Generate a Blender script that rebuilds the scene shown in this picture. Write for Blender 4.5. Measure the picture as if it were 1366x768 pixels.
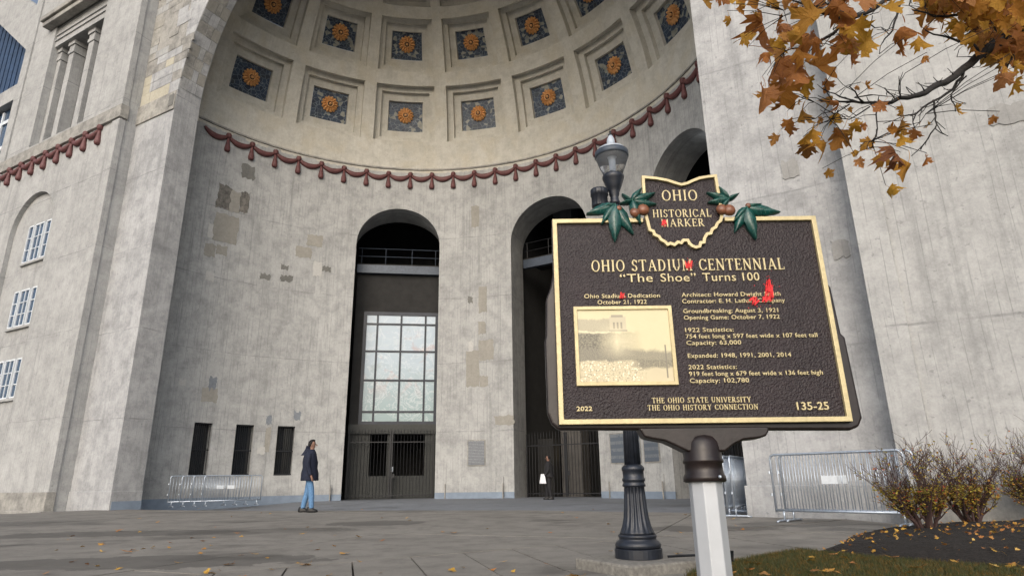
import bpy, bmesh, math, random
from mathutils import Vector, Matrix, Euler, noise
R_ = math.radians
scene = bpy.context.scene
for o in list(bpy.data.objects): bpy.data.objects.remove(o)
# ------------------------------------------------------------ camera, sky, sun, exposure
F_PX, PITCH, ROLL, CAM_Z = 840.574, 0.2960, 0.0151, 0.83
cd = bpy.data.cameras.new('camera'); cd.sensor_width = 36; cd.lens = 36*F_PX/1366; cd.clip_end = 2000; cd.clip_start = .05
cam = bpy.data.objects.new('camera', cd); scene.collection.objects.link(cam); scene.camera = cam
_r = Vector((1,0,0)); _u = Vector((0,-math.sin(PITCH),math.cos(PITCH))); _b = -Vector((0,math.cos(PITCH),math.sin(PITCH)))
_r2 = _r*math.cos(ROLL)-_u*math.sin(ROLL); _u2 = _u*math.cos(ROLL)+_r*math.sin(ROLL)
cam.matrix_world = Matrix(((_r2.x,_u2.x,_b.x,0),(_r2.y,_u2.y,_b.y,0),(_r2.z,_u2.z,_b.z,CAM_Z),(0,0,0,1)))
SUN_EL, SUN_AZ = R_(27), R_(190)          # azimuth clockwise from +Y
w = bpy.data.worlds.new('World'); scene.world = w; w.use_nodes = True
nt = w.node_tree; bg = nt.nodes['Background']
sky = nt.nodes.new('ShaderNodeTexSky'); sky.sky_type = 'NISHITA'; sky.sun_disc = False
sky.sun_elevation = SUN_EL; sky.sun_rotation = SUN_AZ; sky.air_density = 1.0; sky.dust_density = 4.0; sky.ozone_density = 1.0
hs = nt.nodes.new('ShaderNodeHueSaturation'); hs.inputs['Saturation'].default_value = .75
nt.links.new(sky.outputs[0], hs.inputs['Color']); nt.links.new(hs.outputs[0], bg.inputs[0]); bg.inputs[1].default_value = .105
sl = bpy.data.lights.new('sun', 'SUN'); sl.energy = 1.15; sl.angle = R_(95); sl.color = (1,.99,.98)
so = bpy.data.objects.new('sun', sl); scene.collection.objects.link(so)
_d = Vector((math.sin(SUN_AZ)*math.cos(SUN_EL), math.cos(SUN_AZ)*math.cos(SUN_EL), math.sin(SUN_EL)))
so.rotation_euler = _d.to_track_quat('Z','Y').to_euler(); so.location = _d*60
scene.view_settings.view_transform = 'Standard'; scene.view_settings.look = 'None'
scene.view_settings.gamma = 1; scene.view_settings.use_curve_mapping = False
scene.view_settings.exposure = 0.76
scene.render.engine = 'CYCLES'
scene.render.resolution_x = 1024; scene.render.resolution_y = 575

# ------------------------------------------------------------ helpers
COL = scene.collection
rnd = random.Random(11)
class MB:
    def __init__(s): s.v=[]; s.f=[]; s.uv=None; s.m=None
    def add(s, vs, fs, M=None):
        n=len(s.v); s.v += [tuple(M@Vector(p)) if M else tuple(p) for p in vs]
        s.f += [tuple(i+n for i in f) for f in fs]; return s
    def box(s, a, b, M=None):
        (x0,y0,z0),(x1,y1,z1)=a,b
        return s.add([(x0,y0,z0),(x1,y0,z0),(x1,y1,z0),(x0,y1,z0),(x0,y0,z1),(x1,y0,z1),(x1,y1,z1),(x0,y1,z1)],
            [(0,3,2,1),(4,5,6,7),(0,1,5,4),(1,2,6,5),(2,3,7,6),(3,0,4,7)], M)
    def tube(s, pts, rad, n=8, M=None, cap=True, flat=1.0):
        pts=[Vector(p) for p in pts]; rs = rad if isinstance(rad,(list,tuple)) else [rad]*len(pts)
        vs=[];fs=[]; N=len(pts); up=None
        for i,p in enumerate(pts):
            t=(pts[min(i+1,N-1)]-pts[max(i-1,0)]).normalized()
            if up is None: up = Vector((0,0,1)) if abs(t.z)<.9 else Vector((1,0,0))
            a=t.cross(up).normalized(); b=a.cross(t).normalized(); up=b
            for k in range(n):
                an=2*math.pi*k/n; vs.append(p+a*math.cos(an)*rs[i]+b*math.sin(an)*rs[i]*flat)
        for i in range(N-1):
            for k in range(n):
                k2=(k+1)%n; fs.append((i*n+k,i*n+k2,(i+1)*n+k2,(i+1)*n+k))
        if cap: fs.append(tuple(range(n-1,-1,-1))); fs.append(tuple((N-1)*n+k for k in range(n)))
        return s.add(vs,fs,M)
    def lathe(s, prof, n=24, M=None, flutes=0, amp=0.0, cap=True):
        vs=[];fs=[]
        for q in prof:
            r,z=q[0],q[1]; am = amp if len(q)<3 else q[2]
            for k in range(n):
                an=2*math.pi*k/n; rr=r*(1-am*(.5+.5*math.cos(an*flutes))) if flutes else r
                vs.append((rr*math.cos(an),rr*math.sin(an),z))
        for i in range(len(prof)-1):
            for k in range(n):
                k2=(k+1)%n; fs.append((i*n+k,i*n+k2,(i+1)*n+k2,(i+1)*n+k))
        if cap: fs.append(tuple(range(n-1,-1,-1))); fs.append(tuple((len(prof)-1)*n+k for k in range(n)))
        return s.add(vs,fs,M)
    def prism(s, poly, z0, z1, M=None):   # polygon in x,y
        n=len(poly); vs=[(x,y,z0) for x,y in poly]+[(x,y,z1) for x,y in poly]
        fs=[tuple(range(n-1,-1,-1)),tuple(range(n,2*n))]+[(i,(i+1)%n,n+(i+1)%n,n+i) for i in range(n)]
        return s.add(vs,fs,M)
    def build(s, name, mat, parent=None, smooth=False, bevel=0, seg=2, kind=None):
        me=bpy.data.meshes.new(name); me.from_pydata(s.v,[],s.f); me.update()
        uv=me.uv_layers.new(name='UVMap')
        if s.uv:
            for l in me.loops: uv.data[l.index].uv=s.uv[l.vertex_index]
        else:
            for p in me.polygons:
                n=p.normal
                if abs(n.z)<.8:
                    t=Vector((-n.y,n.x)).normalized()
                    for li in p.loop_indices:
                        c=me.vertices[me.loops[li].vertex_index].co; uv.data[li].uv=(c.x*t.x+c.y*t.y,c.z)
                else:
                    for li in p.loop_indices:
                        c=me.vertices[me.loops[li].vertex_index].co; uv.data[li].uv=(c.x,c.y)
        me.materials.append(mat)
        if smooth:
            for p in me.polygons: p.use_smooth=True
        o=bpy.data.objects.new(name,me); COL.objects.link(o)
        if parent: o.parent=parent
        if bevel:
            b=o.modifiers.new('bevel','BEVEL'); b.width=bevel; b.segments=seg; b.limit_method='ANGLE'; b.angle_limit=R_(40)
        if kind: o['kind']=kind
        return o
def tag(o,label=None,cat=None,group=None,kind=None):
    if label: o['label']=label
    if cat: o['category']=cat
    if group: o['group']=group
    if kind: o['kind']=kind
    return o
def thing(name,label,cat,loc=(0,0,0),rz=0,group=None):
    o=bpy.data.objects.new(name,None); COL.objects.link(o); o.location=loc; o.rotation_euler=(0,0,rz); o.empty_display_size=.2
    return tag(o,label,cat,group)
def dup(o,parent=None,loc=None,rot=None):
    c=o.copy(); COL.objects.link(c)
    if parent: c.parent=parent
    if loc is not None: c.location=loc
    if rot is not None: c.rotation_euler=rot
    return c
def dup_tree(o,parent=None):
    c=o.copy(); COL.objects.link(c)
    if parent: c.parent=parent
    for ch in [x for x in bpy.data.objects if x.parent==o]: dup_tree(ch,c)
    return c
def Tm(x=0,y=0,z=0,rx=0,ry=0,rz=0,s=1):
    return Matrix.Translation((x,y,z))@Euler((rx,ry,rz)).to_matrix().to_4x4()@Matrix.Scale(s,4)
# ------------------------------------------------------------ materials
class NT:
    def __init__(s,name):
        s.mat=bpy.data.materials.new(name); s.mat.use_nodes=True; s.t=s.mat.node_tree
        s.p=s.t.nodes['Principled BSDF']; s.out=s.t.nodes['Material Output']
    def n(s,typ,**k):
        nd=s.t.nodes.new(typ)
        for a,b in k.items():
            if a in nd.inputs: s.set(nd.inputs[a],b)
            else: setattr(nd,a,b)
        return nd
    def set(s,inp,v):
        if hasattr(v,'is_output') or isinstance(v,bpy.types.NodeSocket): s.t.links.new(v,inp)
        else:
            if inp.type=='RGBA' and len(v)==3: v=(*v,1)
            inp.default_value=v
    def co(s,kind='Object'): return s.n('ShaderNodeTexCoord').outputs[kind]
    def map(s,vec,scale=(1,1,1),loc=(0,0,0)):
        m=s.n('ShaderNodeMapping'); s.t.links.new(vec,m.inputs['Vector']); m.inputs['Scale'].default_value=scale; m.inputs['Location'].default_value=loc; return m.outputs[0]
    def noise(s,vec,scale,detail=4,rough=.55,dist=0):
        m=s.n('ShaderNodeTexNoise'); s.t.links.new(vec,m.inputs['Vector']); m.inputs['Scale'].default_value=scale; m.inputs['Detail'].default_value=detail; m.inputs['Roughness'].default_value=rough; m.inputs['Distortion'].default_value=dist; return m.outputs['Fac']
    def ramp(s,fac,stops):
        m=s.n('ShaderNodeValToRGB'); s.t.links.new(fac,m.inputs[0]); e=m.color_ramp.elements
        while len(e)<len(stops): e.new(.5)
        for i,(p,c) in enumerate(stops):
            e[i].position=p; e[i].color=(c,c,c,1) if not isinstance(c,tuple) else (*c,1)
        return m.outputs[0]
    def math(s,op,a,b=0.0,c=None):
        m=s.n('ShaderNodeMath'); m.operation=op; s.set(m.inputs[0],a); s.set(m.inputs[1],b)
        if c is not None: s.set(m.inputs[2],c)
        return m.outputs[0]
    def mix(s,fac,a,b,mode='MIX'):
        m=s.n('ShaderNodeMix'); m.data_type='RGBA'; m.blend_type=mode; s.set(m.inputs[0],fac); s.set(m.inputs[6],a); s.set(m.inputs[7],b); return m.outputs[2]
    def bump(s,h,strength=.3,dist=.01,normal=None):
        m=s.n('ShaderNodeBump'); s.t.links.new(h,m.inputs['Height']); m.inputs['Strength'].default_value=strength; m.inputs['Distance'].default_value=dist
        if normal is not None: s.t.links.new(normal,m.inputs['Normal'])
        return m.outputs[0]
    def fin(s,color=None,rough=.8,bump=None,metal=0,spec=None,**k):
        if color is not None: s.set(s.p.inputs['Base Color'],color)
        s.set(s.p.inputs['Roughness'],rough); s.p.inputs['Metallic'].default_value=metal
        if spec is not None: s.p.inputs['Specular IOR Level'].default_value=spec
        if bump is not None: s.t.links.new(bump,s.p.inputs['Normal'])
        for a,b in k.items(): s.set(s.p.inputs[a.replace('_',' ')],b)
        return s.mat
def concrete(name, base, dark, light, boards=.5, stain=.5, joints=True, jstep=3.5, joff=0.2, nscale=1.0, seed=0.0, streak=.5, warm=None):
    m=NT(name); uv=m.co('UV'); ob=m.map(m.co('Object'),(nscale,)*3,(seed,seed*.7,seed*1.3))
    big=m.noise(ob,.35,5,.6); mid=m.noise(ob,1.7,6,.65); fine=m.noise(ob,24,4,.7); blot=m.noise(ob,.9,3,.5,.6)
    c=m.mix(m.ramp(big,[(.3,0),(.7,1)]),base,light)
    c=m.mix(m.math('MULTIPLY',m.ramp(mid,[(.42,0),(.78,1)]),stain),c,dark)
    if warm: c=m.mix(m.math('MULTIPLY',m.ramp(blot,[(.45,0),(.7,1)]),.6),c,warm)
    sv=m.map(uv,(2.6,.11,1),(seed,0,0)); st=m.noise(sv,1.0,6,.7)
    sv2=m.map(uv,(7,.35,1),(seed+3,0,0)); st2=m.noise(sv2,1.0,4,.7)
    c=m.mix(m.math('MULTIPLY',m.ramp(st,[(.52,0),(.74,1)]),streak*.55),c,dark)
    c=m.mix(m.math('MULTIPLY',m.ramp(st2,[(.55,0),(.75,1)]),streak*.3),c,light)
    # board marks left by the formwork: thin uneven upright lines
    sx=m.n('ShaderNodeSeparateXYZ'); m.t.links.new(uv,sx.inputs[0])
    u=m.math('ADD',m.math('MULTIPLY',sx.outputs[0],1/.16),m.math('MULTIPLY',m.noise(m.map(uv,(.3,.2,1)),1.0,2),1.0))
    fr=m.math('FRACT',u); line=m.math('LESS_THAN',fr,.1)
    brk=m.ramp(m.noise(m.map(uv,(5.5,.45,1),(seed,2,0)),1.0,3,.6),[(.48,0),(.56,1)])
    bl=m.math('MULTIPLY',m.math('MULTIPLY',line,brk),boards)
    c=m.mix(m.math('MULTIPLY',bl,.7),c,dark)
    h=m.math('SUBTRACT',m.math('MULTIPLY',fine,.35),m.math('MULTIPLY',bl,.6))
    if joints:
        jz=m.math('ADD',m.math('ADD',sx.outputs[1],joff),m.math('MULTIPLY',m.noise(m.map(uv,(.8,.8,1)),1.0,3),.12))
        fz=m.math('FRACT',m.math('DIVIDE',jz,jstep)); jl=m.math('LESS_THAN',fz,.012)
        jn=m.ramp(m.noise(m.map(uv,(1.1,1.1,1),(seed,7,0)),1.0,3),[(.40,.15),(.6,1)])
        jj=m.math('MULTIPLY',jl,jn); c=m.mix(m.math('MULTIPLY',jj,.6),c,dark); h=m.math('SUBTRACT',h,m.math('MULTIPLY',jj,.8))
        bd=m.math('MULTIPLY',m.ramp(fz,[(.0,1),(.16,0),(.84,0),(1,1)]),m.ramp(m.noise(m.map(uv,(.9,1.6,1),(seed,4,0)),1.0,5,.7),[(.50,0),(.72,1)])); c=m.mix(m.math('MULTIPLY',bd,.55),c,dark)
    pit=m.ramp(m.noise(ob,9,2,.5),[(.0,1),(.27,1),(.31,0)])
    c=m.mix(m.math('MULTIPLY',pit,.5),c,dark)
    md=m.noise(ob,7,5,.75); c=m.mix(.6,c,m.ramp(md,[(.3,.36),(.7,.64)]),'SOFT_LIGHT'); c=m.mix(.5,c,m.mix(m.ramp(fine,[(.3,0),(.7,1)]),dark,light),'SOFT_LIGHT'); c=m.mix(m.math('MULTIPLY',m.ramp(m.noise(m.map(uv,(14,.9,1),(seed,9,0)),1.0,3,.6),[(.58,0),(.68,1)]),.28*min(1,boards+.3)),c,dark)
    return m.fin(c,.88,m.bump(h,.5,.02),spec=.25)
M={}
M['wall']=concrete('apse_concrete',(.395,.40,.40),(.225,.23,.232),(.48,.485,.483),1.0,.75,True,3.55,.25,streak=1.15)
M['dome']=concrete('dome_concrete',(.52,.51,.47),(.31,.30,.275),(.58,.57,.53),.25,.6,False,seed=4,streak=.4,warm=(.50,.465,.385))
M['front']=concrete('front_concrete',(.375,.38,.387),(.215,.22,.226),(.47,.475,.483),.55,.85,True,3.55,.18,seed=9,streak=1.15)
M['tower']=concrete('tower_concrete',(.375,.378,.376),(.215,.218,.22),(.455,.458,.456),.6,.55,True,3.6,.1,seed=17,streak=1.0)
M['trim']=concrete('trim_concrete',(.33,.325,.315),(.13,.13,.13),(.43,.42,.39),.1,.9,False,seed=2,streak=.4)
M['patch_t']=concrete('patch_tan',(.315,.308,.285),(.25,.245,.228),(.37,.36,.335),.3,.4,False,seed=1)
M['patch_d']=concrete('patch_dark',(.22,.215,.205),(.07,.07,.07),(.34,.32,.29),.3,1,False,seed=5,nscale=3)
M['patch_l']=concrete('patch_light',(.44,.44,.43),(.36,.36,.35),(.50,.50,.49),.2,.3,False,seed=6)
M['patch_g']=concrete('patch_grey',(.19,.19,.18),(.12,.12,.12),(.26,.26,.25),.1,.5,False,seed=7)
M['patch_b']=concrete('patch_bluegrey',(.23,.25,.28),(.15,.165,.19),(.30,.32,.34),.1,.4,False,seed=8)
M['patch_s']=concrete('patch_soft_grey',(.30,.30,.295),(.22,.22,.22),(.36,.36,.355),.6,.6,False,seed=13)
M['patch_y']=concrete('patch_yellow',(.41,.39,.33),(.31,.295,.25),(.47,.45,.39),.1,.4,False,seed=12)
def plain(name,col,rough=.6,metal=0,nz=40,amt=.25,bump=.1,spec=None,bd=.003,**k):
    m=NT(name); ob=m.co('Object'); f=m.noise(ob,nz,4,.6); g=m.noise(ob,nz*.08,4,.6)
    d=tuple(c*(1-amt) for c in col); l=tuple(min(1,c*(1+amt)) for c in col)
    c=m.mix(m.ramp(f,[(.3,0),(.7,1)]),d,l); c=m.mix(m.math('MULTIPLY',m.ramp(g,[(.4,0),(.7,1)]),.5),c,d)
    r=m.math('ADD',m.math('MULTIPLY',g,.25),rough-.12)
    return m.fin(c,r,m.bump(f,bump,bd),metal,spec,**k)
M['void']=plain('shade_dark_interior',(.022,.022,.022),.9,nz=2)  # near-black base colour puts the deep shade of the openings into the surfaces
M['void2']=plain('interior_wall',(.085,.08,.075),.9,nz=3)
M['iron']=plain('black_iron',(.012,.013,.016),.5,.3,nz=30)
M['steelblue']=plain('blue_grey_steel',(.05,.065,.09),.45,.2,nz=10)
M['winbar']=plain('dark_window_bar',(.014,.020,.034),.5,nz=10)
M['soffit']=plain('blue_ribbed_soffit',(.022,.05,.11),.5,nz=2,amt=.3)
M['greenpaint']=plain('dull_green_paint',(.022,.025,.024),.6,nz=8)
M['bluepaint']=plain('blue_grey_wall_paint',(.20,.25,.32),.8,nz=3,amt=.15)
M['maroon']=plain('maroon_terracotta',(.125,.045,.045),.6,nz=6,amt=.35)
M['rosette']=plain('ochre_terracotta',(.66,.35,.14),.6,nz=12,amt=.22,bump=.2,bd=.01)
M['rosdark']=plain('dark_terracotta',(.07,.04,.025),.6,nz=9)
M['galv']=plain('galvanised_steel',(.46,.52,.60),.38,.7,nz=25,amt=.15)
M['plate']=plain('pale_enamel_plate',(.62,.66,.70),.5,nz=15,amt=.08)
M['brown']=plain('brown_cast_aluminium',(.016,.011,.011),.34,.0,nz=14,amt=.4,bump=.35,spec=.4,bd=.004)
M['gold']=plain('gold_paint',(.50,.42,.235),.42,.15,nz=60,amt=.15)
M['postwhite']=plain('silver_painted_post',(.42,.44,.47),.5,.25,nz=8,amt=.08)
M['leafgreen']=plain('dark_green_enamel',(.004,.055,.048),.3,.0,nz=50,amt=.5,bump=.35,spec=.6)
M['veins']=plain('pale_green_veins',(.05,.15,.12),.5,nz=40)
M['nut']=plain('nut_brown_paint',(.19,.075,.04),.35,nz=30,amt=.4,bump=.5)
M['redpaint']=plain('red_crayon_paint',(.70,.015,.02),.6,nz=120,amt=.3,bump=.6)
M['lampblack']=plain('lamp_post_enamel',(.016,.020,.030),.38,.2,nz=12,amt=.4,bump=.15,spec=.6)
M['rubber']=plain('black_rubber',(.015,.015,.016),.7)
M['bark']=plain('dark_wet_bark',(.012,.010,.009),.75,nz=60,amt=.6,bump=.8,bd=.006)
M['twig']=plain('shrub_bark',(.055,.030,.027),.8,nz=60,amt=.4)
M['footing']=plain('weathered_footing',(.20,.19,.17),.9,nz=22,amt=.35,bump=.6,bd=.01)
def leafmat(name,stops,tr=.35,rough=.6,per='i'):
    m=NT(name); g=m.n('ShaderNodeNewGeometry'); ri=g.outputs['Random Per Island'] if per=='i' else m.n('ShaderNodeObjectInfo').outputs['Random']
    c=m.ramp(ri,stops); ob=m.co('Object'); f=m.noise(ob,55,5,.7); v=m.noise(ob,16,3,.6)
    c=m.mix(m.math('MULTIPLY',m.ramp(f,[(.40,0),(.75,1)]),.6),c,(.10,.035,.012))
    c=m.mix(m.math('MULTIPLY',m.ramp(v,[(.5,0),(.7,1)]),.5),c,(.36,.15,.02))
    m.fin(c,rough,m.bump(f,.6,.004),spec=.3)
    t=m.n('ShaderNodeBsdfTranslucent'); m.t.links.new(c,t.inputs[0]); mx=m.n('ShaderNodeMixShader'); mx.inputs[0].default_value=tr
    m.t.links.new(m.p.outputs[0],mx.inputs[1]); m.t.links.new(t.outputs[0],mx.inputs[2]); m.t.links.new(mx.outputs[0],m.out.inputs[0]); return m.mat
M['leaf']=leafmat('autumn_maple_leaf',[(0,(.30,.11,.03)),(.2,(.46,.21,.03)),(.45,(.56,.32,.035)),(.6,(.44,.20,.09)),(.75,(.38,.15,.04)),(.9,(.52,.30,.04)),(1,(.16,.06,.03))],.48,.6,'o')
M['litter']=leafmat('fallen_maple_leaf',[(0,(.42,.24,.04)),(.35,(.58,.36,.06)),(.6,(.45,.19,.05)),(.85,(.30,.13,.05)),(1,(.62,.42,.12))],.1)
M['shrubleaf']=leafmat('shrub_leaf',[(0,(.34,.30,.05)),(.35,(.46,.38,.06)),(.6,(.26,.27,.06)),(.8,(.48,.26,.05)),(.93,(.36,.10,.05)),(1,(.45,.03,.04))],.3)
M['grass']=leafmat('grass_blades',[(0,(.025,.045,.015)),(.5,(.04,.07,.02)),(1,(.075,.085,.035))],.2)
M['petals']=M['rosette']
# ground materials
def pave(name,base,dark,light,seed=0,wet=True,bl=0):
    m=NT(name); ob=m.map(m.co('Object'),(1,1,1),(seed,seed,0)); a=m.noise(ob,.35,5,.6,.4); b=m.noise(ob,2.2,6,.65); f=m.noise(ob,60,3,.7); gg=m.noise(ob,160,2,.5)
    c=m.mix(m.ramp(a,[(.3,0),(.7,1)]),base,light); c=m.mix(m.math('MULTIPLY',m.ramp(b,[(.45,0),(.75,1)]),.7),c,dark)
    c=m.mix(.5,c,m.mix(m.ramp(f,[(.35,0),(.65,1)]),dark,light),'SOFT_LIGHT')
    c=m.mix(m.math('MULTIPLY',m.ramp(gg,[(.62,0),(.68,1)]),.25),c,(.45,.42,.38))
    geo=m.n('ShaderNodeNewGeometry'); c=m.mix(m.math('MULTIPLY',geo.outputs['Random Per Island'],.18),c,dark)
    wt=m.ramp(m.noise(m.map(m.co('Object'),(.5,1.1,1),(3,1.5,0)),.55,5,.6,.8),[(.55,0),(.62,1)])
    sv=m.co('Object'); wn=m.math('MULTIPLY',m.math('SUBTRACT',m.noise(sv,1.6,6,.65,.5),.5),1.5); blob=None
    for (bx,by,rx,ry) in ((-4.3,7.75,2.1,.62),(-2.8,13.4,1.0,.6),(-7.2,11.9,2.4,.6),(3.2,11.2,1.2,.5)):
        mp=m.map(sv,(1/rx,1/ry,0),(-bx/rx,-by/ry,0)); ln=m.n('ShaderNodeVectorMath'); ln.operation='LENGTH'; m.t.links.new(mp,ln.inputs[0]); q=m.math('LESS_THAN',m.math('ADD',ln.outputs['Value'],wn),1.0); blob=q if blob is None else m.math('MAXIMUM',blob,q)
    if wet: c=m.mix(m.math('MULTIPLY',blob,.62),c,tuple(x*.5 for x in dark))
    r=.82; gm=m.n('ShaderNodeTexVoronoi'); m.t.links.new(ob,gm.inputs['Vector']); gm.inputs['Scale'].default_value=3.2; c=m.mix(m.math('MULTIPLY',m.math('LESS_THAN',gm.outputs['Distance'],.045),.6),c,tuple(x*.4 for x in dark)); cr=m.noise(m.map(m.co('Object'),(1,1,1),(9,2,0)),1.1,7,.7,1.0); c=m.mix(m.math('MULTIPLY',m.ramp(cr,[(.485,0),(.5,1),(.515,0)]),.35),c,dark)
    if wet: c=m.mix(m.math('MULTIPLY',wt,.6),c,tuple(x*.45 for x in dark)); r=m.math('SUBTRACT',.84,m.math('MULTIPLY',wt,.25))
    return m.fin(c,r,m.bump(m.math('ADD',f,m.math('MULTIPLY',b,.6)),.5,.006),spec=.35)
M['slab']=pave('plaza_concrete',(.24,.23,.213),(.13,.124,.115),(.305,.293,.272))
M['apron']=pave('apron_concrete',(.20,.215,.235),(.14,.15,.165),(.26,.275,.30),5)
M['under']=pave('joint_dirt',(.05,.045,.04),(.03,.028,.025),(.07,.06,.05),2,False)
def mulchmat():
    m=NT('dark_bark_mulch'); ob=m.co('Object'); v=m.n('ShaderNodeTexVoronoi'); m.t.links.new(ob,v.inputs['Vector']); v.inputs['Scale'].default_value=28
    f=m.noise(ob,70,4,.7); c=m.mix(v.outputs['Color'],(.008,.006,.005),(.022,.016,.014)); c=m.mix(f,c,(.012,.009,.008))
    return m.fin(c,.95,m.bump(m.math('ADD',v.outputs['Distance'],f),1,.03))
M['mulch']=mulchmat()
M['soil']=plain('turf_soil',(.05,.06,.025),.95,nz=20,amt=.5)
def mosaic():
    m=NT('blue_mosaic'); uv=m.co('UV'); oi=m.n('ShaderNodeObjectInfo').outputs['Random']
    cb=m.n('ShaderNodeCombineXYZ'); m.t.links.new(m.math('MULTIPLY',oi,37.0),cb.inputs[0]); m.t.links.new(m.math('MULTIPLY',oi,19.0),cb.inputs[1])
    ad=m.n('ShaderNodeVectorMath'); m.t.links.new(uv,ad.inputs[0]); m.t.links.new(cb.outputs[0],ad.inputs[1]); vec=ad.outputs[0]
    e=m.n('ShaderNodeTexVoronoi'); e.feature='DISTANCE_TO_EDGE'; m.t.links.new(vec,e.inputs['Vector']); e.inputs['Scale'].default_value=4.2
    cc=m.n('ShaderNodeTexVoronoi'); m.t.links.new(vec,cc.inputs['Vector']); cc.inputs['Scale'].default_value=4.2
    sp=m.n('ShaderNodeSeparateColor'); m.t.links.new(cc.outputs['Color'],sp.inputs[0])
    base=m.mix(sp.outputs[0],(.010,.020,.045),(.028,.05,.09))
    th=m.math('SUBTRACT',1.03,m.math('MULTIPLY',oi,.28)); pale=m.math('GREATER_THAN',sp.outputs[1],th)
    base=m.mix(pale,base,(.27,.27,.23)); base=m.mix(m.math('MULTIPLY',m.ramp(m.noise(vec,2,3),[(.5,0),(.7,1)]),.5),base,(.06,.065,.06))
    c=m.mix(m.ramp(e.outputs['Distance'],[(.0,1),(.02,1),(.045,0)]),base,(.15,.18,.21))
    return m.fin(c,.45,m.bump(m.ramp(e.outputs['Distance'],[(.0,0),(.06,1)]),.4,.01))
M['mosaic']=mosaic()
def glassy(name,col,rough=.12,tint=None):
    m=NT(name); ob=m.co('Object'); n=m.noise(ob,1.3,3); c=m.mix(n,col,tuple(x*.5 for x in col)); return m.fin(c,rough,m.bump(n,.1,.02),spec=.9)
M['pane']=glassy('blue_window_glass',(.05,.09,.16))
M['darkpane']=glassy('dark_window_glass',(.015,.018,.022))
def picture_glass():
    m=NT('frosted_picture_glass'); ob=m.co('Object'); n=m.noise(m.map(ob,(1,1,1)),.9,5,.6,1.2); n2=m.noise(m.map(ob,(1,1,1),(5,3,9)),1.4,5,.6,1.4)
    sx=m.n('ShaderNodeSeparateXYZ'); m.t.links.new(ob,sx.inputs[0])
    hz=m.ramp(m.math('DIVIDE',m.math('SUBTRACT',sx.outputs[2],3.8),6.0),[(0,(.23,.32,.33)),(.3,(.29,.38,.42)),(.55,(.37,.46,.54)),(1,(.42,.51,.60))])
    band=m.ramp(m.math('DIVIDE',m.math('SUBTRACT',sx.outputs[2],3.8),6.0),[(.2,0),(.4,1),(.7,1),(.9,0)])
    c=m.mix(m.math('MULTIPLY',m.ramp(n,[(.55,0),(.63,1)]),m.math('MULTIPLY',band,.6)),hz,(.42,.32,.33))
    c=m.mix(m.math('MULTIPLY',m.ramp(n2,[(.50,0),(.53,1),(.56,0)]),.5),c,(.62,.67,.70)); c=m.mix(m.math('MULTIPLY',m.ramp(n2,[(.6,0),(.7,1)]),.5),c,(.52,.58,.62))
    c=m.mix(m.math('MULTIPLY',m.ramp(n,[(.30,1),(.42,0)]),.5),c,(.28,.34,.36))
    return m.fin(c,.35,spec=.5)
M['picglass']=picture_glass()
def emit(name,col,st):
    m=NT(name); m.fin(col,.5,Emission_Color=(*col,1)); m.p.inputs['Emission Strength'].default_value=st; return m.mat
M['lampwarm']=emit('warm_lamp',(1,.75,.4),6); M['lampwhite']=emit('white_lamp',(.9,.95,1),5)
def plaque_mat(name,dark,pale,n):
    m=NT(name); uv=m.co('Generated'); sx=m.n('ShaderNodeSeparateXYZ'); m.t.links.new(uv,sx.inputs[0])
    row=m.math('FRACT',m.math('MULTIPLY',sx.outputs[2],n)); ln=m.math('GREATER_THAN',row,.55)
    wd=m.ramp(m.noise(m.map(uv,(30,30,n)),1.0,2),[(.42,0),(.46,1)])
    c=m.mix(m.math('MULTIPLY',m.math('MULTIPLY',ln,wd),.8),dark,pale); return m.fin(c,.45)
M['plaque']=plaque_mat('relief_plaque',(.085,.10,.125),(.27,.28,.29),16.0)
M['plaque2']=plaque_mat('relief_plaque_dark',(.10,.12,.15),(.17,.19,.21),4.0)
M['cloth_navy']=plain('navy_parka_cloth',(.006,.010,.028),.85,nz=35,amt=.4,bump=.4,bd=.01)
M['denim']=plain('blue_denim',(.10,.21,.38),.9,nz=45,amt=.3,bump=.3)
M['blackcloth']=plain('black_cloth',(.013,.013,.016),.85,nz=30)
M['skin']=plain('skin',(.22,.12,.085),.6,nz=20,amt=.15)
M['hair']=plain('black_hair',(.006,.005,.005),.85,nz=80,amt=.5,bump=.6)
M['shoe']=plain('black_shoe',(.006,.006,.007),.5)
M['paper']=plain('white_paper_bag',(.75,.77,.82),.7,nz=10,amt=.05)
# ------------------------------------------------------------ the stadium front (own frame: x along the front, y inwards)
PHI=.5025; RR=13.012; CY=1.344; HS=17.99; RA=11.216; DD=1.146; ZL=16.807
STAD_LOC=(-5.063,18.991,0)
stad=thing('stadium','grey concrete stadium rotunda with coffered half dome and tall arched gates','stadium',STAD_LOC,-PHI)
BM=Matrix.Translation(STAD_LOC)@Matrix.Rotation(-PHI,4,'Z')
def cp(a,z,r=RR): a=R_(a); return (r*math.cos(a),CY+r*math.sin(a),z)
ARCH=[(127.2,10.1,11.35+2.1),(89.0,10.1,11.2+2.1),(51.2,10.0,11.2+2.1)]   # centre angle, half width deg, spring height
HW=2.27
SLOTS=[(164.6,168.1),(156.3,159.9),(147.9,151.5)]; SZ=(1.22,3.52)
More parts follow.
